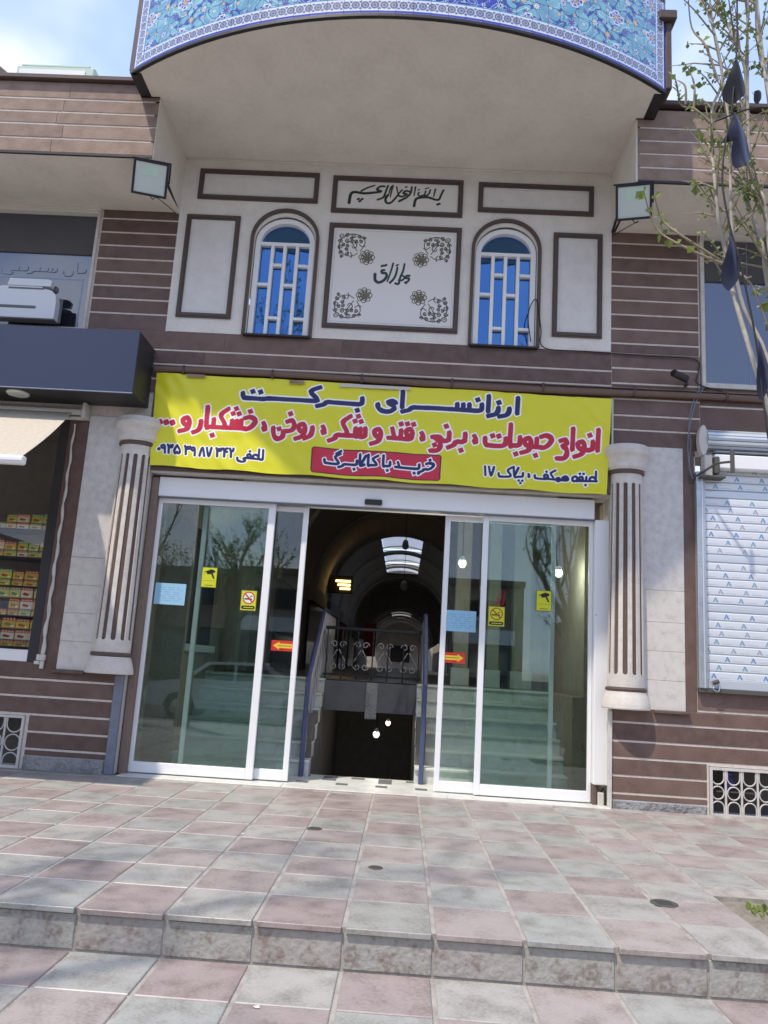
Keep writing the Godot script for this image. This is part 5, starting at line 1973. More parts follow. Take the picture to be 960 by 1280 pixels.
# ------------------------------------------------------------------ right-hand shop
func right_shop():
	var t := thing("roller_shutter", "closed grey metal roller shutter printed with small blue marks", "shutter", Vector3(3.085, 1.17, 0.0))
	slab(t, "side_rail", Vector3(0.0, 0.0, 0.0), Vector3(0.085, 2.16, 0.07), M.galvanised, 0.004)
	slab(t, "rail_lip", Vector3(0.045, 0.0, 0.07), Vector3(0.06, 2.16, 0.078), M.slat_plain)
	slab(t, "backing", Vector3(0.08, 0.0, -0.05), Vector3(1.8, 2.5, -0.03), M.basement)
	# printed film on the slats
	var mats := []
	for k in 3:
		var cv := Canvas.new(256, 88, c8(216, 220, 225))
		for q in 2:
			var ox := 24 + q * 128 + k * 34
			var tone: Color = [c8(104, 146, 188), c8(116, 162, 186), c8(156, 166, 184)][k]
			for off in [0, -256]:
				var o := float(ox + off)
				cv.line([Vector2(o, 70), Vector2(o + 10, 24)], 3.0, tone)
				cv.line([Vector2(o + 10, 24), Vector2(o + 21, 70)], 4.0, tone)
				cv.line([Vector2(o + 5, 57), Vector2(o + 16, 57)], 3.0, tone)
				for z in 5:
					cv.line([Vector2(o + 42 + z * 10, 66), Vector2(o + 47 + z * 10, 66)], 2.2, c8(158, 166, 178))
		var m := printed("slat_print_%d" % k, cv.texture(), 0.3)
		m.metallic = 0.15
		m.texture_repeat = true
		for off in 3:
			var m2: StandardMaterial3D = m.duplicate()
			m2.uv1_offset = Vector3(0.23 * off + 0.07 * k, 0, 0)
			mats.append(m2)
	var meshes := []
	for k in 3:
		var b := B.new()
		var prof := [Vector2(0.0, 0.0), Vector2(0.006, 0.003), Vector2(0.0075, 0.010), Vector2(0.008, 0.035), Vector2(0.0075, 0.066), Vector2(0.004, 0.076), Vector2(0.0, 0.080)]
		for i in prof.size() - 1:
			var a: Vector2 = prof[i]
			var c: Vector2 = prof[i + 1]
			var va := 1.0 - a.y / 0.08
			var vc := 1.0 - c.y / 0.08
			b.quad(Vector3(0, a.y, a.x), Vector3(1.72, a.y, a.x), Vector3(1.72, c.y, c.x), Vector3(0, c.y, c.x), Vector2(0, va), Vector2(3.44, va), Vector2(3.44, vc), Vector2(0, vc))
		meshes.append(b.mesh())
	for k in 26:
		if k in [8, 14, 22]:
			part(t, "slat", meshes[0], M.slat_plain, Vector3(0.083, 0.085 + k * 0.0825, 0.025))
		else:
			part(t, "slat", meshes[k % 3], mats[(k * 5 + k / 3) % 9], Vector3(0.083, 0.085 + k * 0.0825, 0.025))
	slab(t, "bottom_bar", Vector3(0.083, 0.0, 0.015), Vector3(1.8, 0.084, 0.05), M.slat_plain, 0.005)
	slab(t, "bottom_seal", Vector3(0.0, -0.04, 0.0), Vector3(1.8, -0.002, 0.06), M.cast_iron)
	var b := B.new()
	b.tube([Vector3(0.13, 0.055, 0.06), Vector3(0.18, 0.075, 0.085)], 0.022, 10)
	part(t, "padlock", b.mesh(), M.cast_iron)
	b = B.new()
	b.tube(spline([Vector3(0.14, 0.03, 0.06), Vector3(0.13, -0.01, 0.075), Vector3(0.18, -0.02, 0.075), Vector3(0.19, 0.03, 0.06)]), 0.006, 6)
	part(t, "lock_loop", b.mesh(), M.chrome)
	# rolled drum, guide bars and end plate above
	b = B.new()
	for q in 7:
		var a0 := 2.35 - q * 0.52
		var p0 := Vector2(cos(a0), sin(a0)) * 0.108
		var p1 := Vector2(cos(a0 - 0.46), sin(a0 - 0.46)) * 0.108
		var pm := Vector2(cos(a0 - 0.23), sin(a0 - 0.23)) * 0.114
		for e in [[p0, pm], [pm, p1]]:
			var u: Vector2 = e[0]
			var v: Vector2 = e[1]
			b.quad(Vector3(0.10, 2.50 + v.y, 0.03 + v.x), Vector3(1.8, 2.50 + v.y, 0.03 + v.x), Vector3(1.8, 2.50 + u.y, 0.03 + u.x), Vector3(0.10, 2.50 + u.y, 0.03 + u.x))
	part(t, "rolled_slats", b.mesh(), M.slat_plain)
	slab(t, "guide_bar", Vector3(0.16, 2.18, 0.05), Vector3(1.8, 2.33, 0.15), M.white_metal, 0.012)
	slab(t, "guide_edge", Vector3(0.16, 2.345, 0.06), Vector3(1.8, 2.365, 0.15), M.grey_steel, 0.006)
	b = B.new()
	var ov := PackedVector2Array()
	for q in 20:
		ov.append(Vector2(0.06 + cos(TAU * q / 20) * 0.045, 2.48 + sin(TAU * q / 20) * 0.16))
	b.extrude(ov, 0.03, 0.12)
	part(t, "motor_cover", b.mesh(), M.worn_white)
	slab(t, "bracket_plate", Vector3(0.06, 2.10, 0.02), Vector3(0.14, 2.32, 0.14), M.worn_white, 0.008)
	slab(t, "bracket_iron", Vector3(0.02, 2.08, 0.02), Vector3(0.26, 2.10, 0.16), M.cast_iron)
	slab(t, "latch", Vector3(0.15, 2.12, 0.1), Vector3(0.20, 2.30, 0.17), M.cast_iron, 0.01)
	# awning arm left over in front of it
	var a := thing("wall_bracket", "bare rusty awning arm sticking out before the roller shutter", "bracket", Vector3(3.06, 3.26, 0.0))
	b = B.new()
	b.tube([Vector3(0, 0, 0.0), Vector3(0.14, 0.10, 0.30), Vector3(0.24, 0.09, 0.42)], 0.013, 8)
	part(a, "arm", b.mesh(), M.cast_iron)
	slab(a, "end_plate", Vector3(0.225, -0.02, 0.41), Vector3(0.265, 0.21, 0.43), M.cast_iron, 0.004)
	slab(a, "foot", Vector3(-0.03, -0.04, 0.0), Vector3(0.03, 0.04, 0.012), M.cast_iron, 0.003)
	# window above
	var w := thing("upper_window", "blue mirrored window above the roller shutter behind the tree", "window", Vector3(3.18, 4.27, 0.0))
	slab(w, "glass", Vector3(0.04, 0.035, -0.06), Vector3(5.0, 1.70, -0.05), M.grey_mirror, 0.0)
	slab(w, "frame", Vector3(0.0, -0.02, -0.07), Vector3(0.04, 1.72, 0.02), M.worn_white)
	slab(w, "sill_frame", Vector3(0.04, -0.02, -0.07), Vector3(5.0, 0.035, 0.025), M.worn_white)
	slab(w, "head_frame", Vector3(0.0, 1.72, -0.07), Vector3(5.0, 1.76, 0.03), M.soffit)
	slab(w, "glass_joint", Vector3(0.52, 0.035, -0.049), Vector3(0.526, 1.70, -0.046), M.navy_edge)
	grille("white iron basement grille with rings under the roller shutter", 3.19, 4.24, -0.01, 0.435, 7)
	var bag := thing("blue_bag", "crumpled blue plastic bag behind the basement grille", "bag", Vector3(3.42, 0.3, -0.13))
	b = B.new()
	b.lathe(Vector3(0, -0.08, 0), [Vector2(0.0, 0.0), Vector2(0.05, 0.01), Vector2(0.06, 0.08), Vector2(0.035, 0.13), Vector2(0.05, 0.16)], 9)
	part(bag, "sheet", b.mesh(), M.blue_film)
	slab(bag, "ledge", Vector3(-0.14, -0.10, -0.14), Vector3(0.3, -0.082, 0.06), M.basement)


# ------------------------------------------------------------------ lamps, cables, camera
func wall_fittings():
	for s in [[Vector3(-2.58, 5.83, 0.90), -1.0, "square black floodlight on an arm at the sunlit eaves corner", Vector3(-2.57, 6.03, 0.0)], [Vector3(2.215, 5.79, 0.90), 1.0, "square black floodlight on an arm at the shaded eaves corner by the tree", Vector3(2.24, 6.0, 0.0)]]:
		var t := thing("floodlight", s[2], "floodlight", s[0], "floodlights under the eaves")
		var body := Node3D.new()
		body.name = "head"
		t.add_child(body)
		body.rotation = Vector3(0.42, 0.16 if s[1] < 0 else -0.12, -0.06 if s[1] < 0 else 0.06)
		slab(body, "case", Vector3(-0.17, -0.165, -0.035), Vector3(0.17, 0.165, 0.0), M.black_paint, 0.01)
		slab(body, "glass", Vector3(-0.15, -0.145, 0.0), Vector3(0.15, 0.145, 0.004), M.lamp_glass, 0.001)
		slab(body, "reflector", Vector3(-0.08, 0.02, 0.004), Vector3(0.08, 0.12, 0.006), M.sheet_green)
		var b := B.new()
		b.strip(rect_pts(-0.162, -0.157, 0.162, 0.157), 0.02, 0.0, 0.012, true)
		part(body, "rim", b.mesh(), M.black_paint)
		slab(body, "yoke", Vector3(-0.19, 0.165, -0.03), Vector3(0.19, 0.18, -0.005), M.iron_dark)
		slab(body, "yoke_side", Vector3(0.175, -0.02, -0.03), Vector3(0.19, 0.165, -0.005), M.iron_dark)
		b = B.new()
		var wall: Vector3 = s[3] - s[0]
		b.tube([Vector3(0.02, 0.17, -0.04), Vector3(0.06 * -s[1], 0.18, -0.12), wall], 0.014, 7)
		part(t, "arm", b.mesh(), M.iron_dark)
		b = B.new()
		b.tube(spline([Vector3(0.0, -0.16, -0.05), Vector3(0.03, -0.19, -0.06), Vector3(0.06, -0.15, -0.1), wall + Vector3(0, -0.05, 0.02)]), 0.005, 5)
		part(t, "cable", b.mesh(), M.cable)
	# hose-like conduit above the banner
	var c := thing("rope_light", "dusty brown ribbed conduit running along the belt above the banner", "conduit", Vector3(-2.6, 4.15, 0.0))
	var b := B.new()
	var pts := []
	var rad := []
	for k in 240:
		var x := 6.5 * k / 239.0
		pts.append(Vector3(x, 0.012 * sin(x * 1.3) - 0.003 * x, 0.045))
		rad.append(0.032 + 0.004 * (k % 2))
	b.tube(pts, rad, 7)
	part(c, "hose", b.mesh(), M.conduit)
	for k in 7:
		slab(c, "clip", Vector3(0.3 + k * 0.95, -0.05, 0.0), Vector3(0.325 + k * 0.95, 0.045, 0.082), M.dark_trim, 0.003)
	slab(c, "top_strip", Vector3(0.0, 0.05, 0.0), Vector3(6.4, 0.062, 0.02), M.tan_b)
	# camera
	var k := thing("security_camera", "small black bullet camera on the brown wall beside the mirrored window", "camera", Vector3(2.95, 4.30, 0.0))
	b = B.new()
	b.tube([Vector3(-0.12, 0.04, 0.16), Vector3(0.04, 0.0, 0.10)], 0.038, 14)
	part(k, "barrel", b.mesh(), M.black_paint)
	b = B.new()
	b.tube([Vector3(-0.125, 0.041, 0.161), Vector3(-0.135, 0.043, 0.164)], 0.026, 12)
	part(k, "lens", b.mesh(), M.car_glass)
	b = B.new()
	b.tube([Vector3(0.03, -0.02, 0.10), Vector3(0.06, -0.03, 0.05), Vector3(0.06, -0.03, 0.0)], 0.02, 8)
	part(k, "mount", b.mesh(), M.cast_iron)
	# cables
	var cb := thing("wall_cable", "thin dark cable running along the belt from the arched window to the camera", "cable", Vector3(1.38, 4.62, 0.02))
	b = B.new()
	b.tube(spline([Vector3(0.0, 0.05, 0.0), Vector3(-0.04, 0.35, 0.02), Vector3(0.04, 0.52, 0.03), Vector3(0.1, 0.2, 0.02), Vector3(0.14, -0.02, 0.02), Vector3(0.6, -0.03, 0.0), Vector3(1.2, -0.05, 0.0), Vector3(1.72, -0.06, 0.0), Vector3(1.76, -0.2, 0.0), Vector3(1.75, -0.33, 0.0), Vector3(2.0, -0.42, 0.03)]), 0.006, 6)
	part(cb, "wire", b.mesh(), M.cable)
	var cc := thing("wall_cable", "loose grey cables hanging down beside the shutter motor", "cable", Vector3(3.04, 3.2, 0.02))
	for q in [[0.0, 0.08], [0.03, 0.05]]:
		b = B.new()
		b.tube(spline([Vector3(0.12 + q[0], 1.05, 0.0), Vector3(0.02 + q[0], 0.85, 0.03), Vector3(-0.02, 0.6, 0.03 + q[0]), Vector3(-0.08 + q[1], 0.42, 0.03), Vector3(-0.02, 0.2, 0.03), Vector3(0.02, 0.05, 0.02)]), 0.006, 5)
		part(cc, "wire", b.mesh(), M.grey_steel)
	# things on the flat roof
	var rb := thing("roof_cabin", "pale green cabin with a white front on the flat roof", "roof cabin", Vector3(-4.75, 6.80, -1.6))
	slab(rb, "wall", Vector3(-0.55, 0.0, -0.8), Vector3(0.5, 1.86, 0.6), M.sheet_green, 0.02)
	slab(rb, "front", Vector3(-0.5, 1.70, 0.6), Vector3(0.38, 1.80, 0.61), M.white_metal)
	slab(rb, "lid", Vector3(-0.5, 1.862, -0.75), Vector3(0.42, 1.9, 0.58), M.sheet_green, 0.01)
	slab(rb, "knob", Vector3(0.0, 1.902, 0.2), Vector3(0.16, 1.94, 0.5), M.far_roof, 0.01)
	var dr := thing("roof_hood", "dark sloping roof hood at the roof edge beside the green cabin", "roof hood", Vector3(-5.9, 6.80, -1.6))
	b = B.new()
	b.extrude(PackedVector2Array([Vector2(-0.8, 0.0), Vector2(0.52, 0.0), Vector2(0.52, 1.72), Vector2(0.1, 2.05), Vector2(-0.8, 2.2)]), -0.6, 0.6)
	part(dr, "hood", b.mesh(), M.far_roof)


# ------------------------------------------------------------------ notices on the glass
func sheet_thing(called: String, label: String, cat: String, x0: float, y0: float, x1: float, y1: float, z: float, m: Material, group := ""):
	var t := thing(called, label, cat, Vector3(x0, y0, z), group)
	var b := B.new()
	var w := x1 - x0
	var h := y1 - y0
	b.quad(Vector3(0, 0, 0.001), Vector3(w, 0, 0.001), Vector3(w, h, 0.001), Vector3(0, h, 0.001))
	b.quad(Vector3(w, 0, 0), Vector3(0, 0, 0), Vector3(0, h, 0), Vector3(w, h, 0), Vector2(1, 1), Vector2(0, 1), Vector2(0, 0), Vector2(1, 0))
	for e in [[Vector3(0, 0, 0), Vector3(w, 0, 0)], [Vector3(w, 0, 0), Vector3(w, h, 0)], [Vector3(w, h, 0), Vector3(0, h, 0)], [Vector3(0, h, 0), Vector3(0, 0, 0)]]:
		b.quad(e[0], e[1], e[1] + Vector3(0, 0, 0.001), e[0] + Vector3(0, 0, 0.001))
	part(t, "sheet", b.mesh(), m)


func stickers():
	var cv := Canvas.new(192, 128, c8(150, 196, 222))
	for k in 7:
		var y := 26 + k * 13
		var x0 := 26 + (k * 17) % 30
		for q in 9:
			if (q + k) % 4 != 3:
				cv.line([Vector2(x0 + q * 14, y), Vector2(x0 + q * 14 + 9, y)], 1.1, c8(96, 122, 150))
	var paper := printed("notice_print", cv.texture(), 0.8)
	var zf := -0.184
	var zs := -0.249
	sheet_thing("notice", "pale blue printed paper taped inside the fixed door leaf", "notice", -2.40, 1.68, -2.08, 1.90, zf, paper)
	sheet_thing("notice", "pale blue printed paper taped to the sliding leaf over a red arrow", "notice", 0.625, 1.585, 0.935, 1.80, zs, paper)
	# camera warning
	cv = Canvas.new(120, 150, c8(206, 208, 40))
	cv.line([Vector2(2, 2), Vector2(118, 2), Vector2(118, 148), Vector2(2, 148), Vector2(2, 2)], 2.0, c8(120, 122, 30))
	cv.poly(PackedVector2Array([Vector2(16, 36), Vector2(70, 14), Vector2(102, 22), Vector2(104, 36), Vector2(60, 52), Vector2(22, 52)]), c8(24, 24, 20))
	cv.poly(PackedVector2Array([Vector2(70, 46), Vector2(84, 42), Vector2(96, 66), Vector2(104, 84), Vector2(92, 84), Vector2(80, 64)]), c8(24, 24, 20))
	cv.seg(Vector2(26, 44), Vector2(34, 46), 7, 6, c8(206, 208, 40))
	for k in 6:
		cv.line([Vector2(14 + k * 16, 100), Vector2(24 + k * 16, 100)], 1.5, c8(110, 110, 40))
		cv.line([Vector2(30 + k * 11, 134), Vector2(38 + k * 11, 134)], 2.2, c8(60, 60, 30))
	var cam := printed("camera_print", cv.texture(), 0.4)
	sheet_thing("camera_sticker", "yellow camera warning sticker on the fixed leaf beside the worn brown jamb", "sticker", -1.93, 1.88, -1.77, 2.09, zf, cam)
	sheet_thing("camera_sticker", "yellow camera warning sticker on the fixed leaf beside the control box", "sticker", 1.535, 1.84, 1.69, 2.05, zf, cam)
	# no smoking
	var sm := []
	for k in 2:
		cv = Canvas.new(120, 150, c8(206, 206, 48))
		cv.line([Vector2(2, 2), Vector2(118, 2), Vector2(118, 148), Vector2(2, 148), Vector2(2, 2)], 2.0, c8(110, 110, 30))
		cv.seg(Vector2(60, 56), Vector2(60.1, 56), 46, 46, c8(190, 50, 36) if k == 0 else c8(150, 90, 20))
		cv.seg(Vector2(60, 56), Vector2(60.1, 56), 38, 38, c8(226, 226, 214) if k == 0 else c8(206, 206, 48))
		cv.line([Vector2(32, 64), Vector2(80, 64)], 5, c8(30, 30, 30))
		cv.line([Vector2(70, 52), Vector2(76, 42), Vector2(86, 44)], 2.5, c8(40, 40, 40))
		cv.line([Vector2(34, 30), Vector2(86, 82)], 5, c8(190, 50, 36) if k == 0 else c8(150, 90, 20))
		cv.line([Vector2(22, 126), Vector2(98, 126)], 13, c8(30, 30, 26))
		for q in 5:
			cv.line([Vector2(28 + q * 15, 126), Vector2(37 + q * 15, 126)], 3, c8(214, 214, 80))
		sm.append(printed("smoking_print_%d" % k, cv.texture(), 0.4))
	sheet_thing("smoking_sticker", "yellow no smoking sticker with a white disc on the fixed leaf", "sticker", -1.50, 1.665, -1.335, 1.875, zf, sm[0])
	sheet_thing("smoking_sticker", "all yellow no smoking sticker below a red scrawl on the glass", "sticker", 1.05, 1.655, 1.22, 1.86, zf, sm[1])
	# arrows
	for k in 2:
		cv = Canvas.new(180, 84, c8(206, 52, 40))
		var f := func(x: float): return x if k == 0 else 180.0 - x
		cv.poly(PackedVector2Array([Vector2(f.call(14.0), 42), Vector2(f.call(66.0), 10), Vector2(f.call(66.0), 24), Vector2(f.call(170.0), 24), Vector2(f.call(170.0), 60), Vector2(f.call(66.0), 60), Vector2(f.call(66.0), 74)]), c8(228, 196, 60))
		for q in 9:
			cv.line([Vector2(f.call(58.0 + q * 12), 42), Vector2(f.call(64.0 + q * 12), 42)], 3, c8(120, 90, 40))
		cv.line([Vector2(80, 72), Vector2(100, 72)], 3, c8(60, 40, 40))
		var m := printed("arrow_print_%d" % k, cv.texture(), 0.4)
		if k == 0:
			sheet_thing("arrow_sticker", "red sticker with a yellow arrow pointing to the fixed leaf with the blue notice", "sticker", -1.155, 1.28, -0.925, 1.385, zs, m)
		else:
			sheet_thing("arrow_sticker", "red sticker with a yellow arrow below the notice on the sliding leaf", "sticker", 0.62, 1.265, 0.84, 1.37, zs, m)
	var t := thing("red_scrawl", "red hand painted scrawl on the glass above the all yellow sticker", "paint mark", Vector3(1.10, 1.87, -0.177))
	var b := B.new()
	for q in [[0.02, 0.0, 0.04, 0.07], [0.04, 0.02, 0.055, 0.12], [0.06, 0.0, 0.08, 0.16], [0.085, 0.0, 0.10, 0.11], [0.0, 0.01, 0.11, 0.02], [0.1, 0.0, 0.11, 0.15]]:
		b.tube([Vector3(q[0], q[1], 0), Vector3((q[0] + q[2]) * 0.5 + 0.004, (q[1] + q[3]) * 0.5, 0), Vector3(q[2], q[3], 0)], 0.004, 5)
	part(t, "paint", b.mesh(), M.red_cloth)


# ------------------------------------------------------------------ across the street (seen mirrored in the glass)
func street():
	var spec := [[-34.0, -20.0, 6.5, "opposite_wall"], [-20.0, -8.0, 5.4, "opposite_wall_b"], [-8.0, 6.0, 5.6, "opposite_wall"], [9.0, 22.0, 4.2, "opposite_wall_b"], [22.0, 36.0, 5.8, "opposite_wall"]]
	var words := ["tall beige shop building across the street at the far end of the row", "low brown brick shop building across the street beside the beige one", "long beige shop building across the street facing the arcade", "low brown shop building across the street past the gap", "beige shop building across the street at the end past the gap"]
	for k in spec.size():
		var s: Array = spec[k]
		var t := thing("shop_building", words[k], "building", Vector3(s[0], -0.36, 30.0))
		var w: float = s[1] - s[0] - 0.1
		slab(t, "wall", Vector3(0, 0, 0), Vector3(w, s[2], 10.0), M[s[3]], 0.02)
		slab(t, "cornice", Vector3(-0.03, s[2], -0.25), Vector3(w + 0.03, s[2] + 0.3, 10.1), M.far_roof, 0.02)
		var n := int(w / 3.4)
		for i in n:
			var x := 0.3 + i * (w - 0.3) / n
			slab(t, "shop_front", Vector3(x, 0.2, -0.06), Vector3(x + (w - 0.3) / n - 0.4, 2.7, 0.0), M.shop_dark)
			slab(t, "sign_board", Vector3(x, 2.8, -0.15), Vector3(x + (w - 0.3) / n - 0.4, 3.5, 0.0), [M.white_metal, M.navy_panel, M.tan_a][i % 3])
			if s[2] > 5.0:
				slab(t, "upper_window", Vector3(x + 0.5, 3.9, -0.04), Vector3(x + (w - 0.3) / n - 0.9, 4.9, 0.0), M.car_glass)
	car()


func car():
	var t := thing("parked_car", "white saloon car parked at the kerb behind the trees", "car", Vector3(-3.6, -0.36, 11.2))
	var L := [[-2.15, 0.35], [-2.2, 0.6], [-2.1, 0.85], [-1.35, 0.95], [-0.75, 1.38], [0.55, 1.42], [1.25, 1.02], [2.05, 0.95], [2.2, 0.75], [2.2, 0.35]]
	var poly := PackedVector2Array()
	for p in L:
		poly.append(Vector2(p[0], p[1]))
	poly.append_array(PackedVector2Array([Vector2(1.75, 0.3), Vector2(1.62, 0.6), Vector2(1.35, 0.68), Vector2(1.08, 0.6), Vector2(0.95, 0.3), Vector2(-0.95, 0.3), Vector2(-1.08, 0.6), Vector2(-1.35, 0.68), Vector2(-1.62, 0.6), Vector2(-1.75, 0.3)]))
	var b := B.new()
	b.extrude(poly, -0.82, 0.82)
	part(t, "body", b.mesh(), M.car_paint)
	for z in [-0.826, 0.826]:
		for g in [[Vector2(-1.15, 0.98), Vector2(-0.7, 1.32), Vector2(-0.12, 1.34), Vector2(-0.12, 0.98)], [Vector2(-0.05, 0.98), Vector2(-0.05, 1.34), Vector2(0.48, 1.35), Vector2(0.98, 1.03)]]:
			b = B.new()
			b.extrude(PackedVector2Array(g), z - 0.006, z + 0.006)
			part(t, "side_window", b.mesh(), M.car_glass)
		for x in [-1.35, 1.35]:
			b = B.new()
			b.tube([Vector3(x, 0.31, z * 0.80), Vector3(x, 0.31, z * 1.02)], 0.31, 20)
			var wh := part(t, "wheel", b.mesh(), M.rubber)
			b = B.new()
			b.tube([Vector3(x, 0.31, z * 1.02), Vector3(x, 0.31, z * 1.035)], 0.19, 16)
			part(wh, "rim", b.mesh(), M.chrome)
	for g in [[Vector3(-1.33, 0.98, -0.7), Vector3(-1.33, 0.98, 0.7), Vector3(-0.79, 1.36, 0.62), Vector3(-0.79, 1.36, -0.62)], [Vector3(0.62, 1.40, -0.62), Vector3(0.62, 1.40, 0.62), Vector3(1.22, 1.06, 0.7), Vector3(1.22, 1.06, -0.7)]]:
		b = B.new()
		var up := Vector3(0, 0.02, 0)
		b.quad(g[0] + up, g[1] + up, g[2] + up, g[3] + up)
		b.quad(g[3], g[2], g[1], g[0])
		part(t, "windscreen", b.mesh(), M.car_glass)
	for z in [-0.6, 0.6]:
		slab(t, "headlight", Vector3(2.16, 0.66, z - 0.14), Vector3(2.215, 0.8, z + 0.14), M.lamp_glass, 0.02)
	slab(t, "bumper", Vector3(2.15, 0.34, -0.78), Vector3(2.26, 0.52, 0.78), M.rubber, 0.03)


# ------------------------------------------------------------------ trees
func leaf_mesh(b: B, at: Vector3, dir: Vector3, side: Vector3, size: float):
	var d := dir.normalized() * size
	var s := side.normalized() * size * 0.42
	var n := d.cross(s).normalized() * size * 0.12
	var m := at + d * 0.5
	b.tri(at, m + s + n, m)
	b.tri(at, m, m - s + n)
	b.tri(m, m + s + n, at + d)
	b.tri(m, at + d, m - s + n)


func grow(b: B, lb: B, r: RandomNumberGenerator, p: Vector3, dir: Vector3, length: float, rad: float, depth: int, leaf_size: float, density: float):
	var pts := [p]
	var rads := [rad]
	var d := dir.normalized()
	var q := p
	var steps := 4
	for k in steps:
		d = (d + Vector3(r.randf_range(-0.16, 0.16), r.randf_range(-0.02, 0.14), r.randf_range(-0.16, 0.16))).normalized()
		q = q + d * length / steps
		pts.append(q)
		rads.append(lerpf(rad, rad * 0.55, (k + 1.0) / steps))
	b.tube(pts, rads, 6 if depth > 1 else 4, false)
	if depth <= 1:
		for k in int(density):
			var t := r.randf()
			var i := mini(int(t * steps), steps - 1)
			var at: Vector3 = pts[i].lerp(pts[i + 1], t * steps - i)
			var out := Vector3(r.randf_range(-1, 1), r.randf_range(-0.5, 0.7), r.randf_range(-1, 1)).normalized()
			leaf_mesh(lb, at + out * 0.02, out, Vector3(r.randf_range(-1, 1), r.randf_range(-1, 1), r.randf_range(-1, 1)).cross(out), leaf_size * r.randf_range(0.7, 1.2))
	if depth <= 0:
		return
	var count := 3 if depth > 1 else 4
	for k in count:
		var i := 1 + r.randi() % steps
		var spread := 0.75
		var nd := (d + Vector3(r.randf_range(-spread, spread), r.randf_range(-0.1, 0.5), r.randf_range(-spread, spread))).normalized()
		grow(b, lb, r, pts[i], nd, length * r.randf_range(0.55, 0.8), rads[i] * 0.62, depth - 1, leaf_size, density)


func street_tree(label: String, at: Vector3, trunk_h: float, rad: float, sd: int, reach: float, leaf_size: float, density: float):
	var t := thing("street_tree", label, "tree", at)
	var r := RandomNumberGenerator.new()
	r.seed = sd
	var b := B.new()
	b.tube([Vector3(0, -0.05, 0), Vector3(0.0, 0.25, 0), Vector3(0.02, trunk_h * 0.6, 0.02), Vector3(0.0, trunk_h, 0.0)], [rad * 1.35, rad * 1.05, rad * 0.95, rad * 0.9], 10)
	part(t, "trunk", b.mesh(), M.bark)
	var br := B.new()
	var lv := B.new()
	for k in 5:
		var a := TAU * k / 5.0 + r.randf()
		grow(br, lv, r, Vector3(0, trunk_h * (0.82 + 0.04 * k), 0), Vector3(cos(a) * 0.75, 1.0, sin(a) * 0.75), reach, rad * 0.5, 3, leaf_size, density)
	part(t, "branches", br.mesh(), M.bark)
	var o := part(t, "crown", lv.mesh(), M.leaf_dark)
	o.set_meta("kind", "stuff")


func trees():
	# the street trees behind the photographer: they shade the terrace and are mirrored in the doors
	street_tree("street tree with fresh leaves casting its shade on the terrace steps", Vector3(-4.0, -0.2, 7.3), 5.4, 0.12, 3, 2.0, 0.085, 5.0)
	street_tree("bare limbed street tree at the kerb beside the white car", Vector3(-6.2, -0.2, 8.0), 2.4, 0.14, 8, 1.7, 0.06, 5.0)
	street_tree("half leafed street tree at the kerb opposite the open doors", Vector3(3.6, -0.2, 8.0), 2.6, 0.13, 15, 1.6, 0.06, 3.0)
	street_tree("bushy small leafed street tree standing in the road verge behind the white car", Vector3(-4.6, -0.36, 13.8), 2.9, 0.12, 44, 1.5, 0.055, 16.0)
	street_tree("tall street tree on the far pavement before the long beige building", Vector3(-2.2, -0.36, 24.0), 3.0, 0.16, 21, 2.2, 0.09, 5.0)
	street_tree("spreading street tree on the far pavement before the brown building", Vector3(-10.0, -0.36, 24.0), 3.0, 0.16, 29, 2.3, 0.09, 5.0)
	street_tree("street tree on the far pavement by the gap in the row", Vector3(7.2, -0.36, 24.0), 2.6, 0.15, 35, 2.0, 0.09, 5.0)
	pollard()


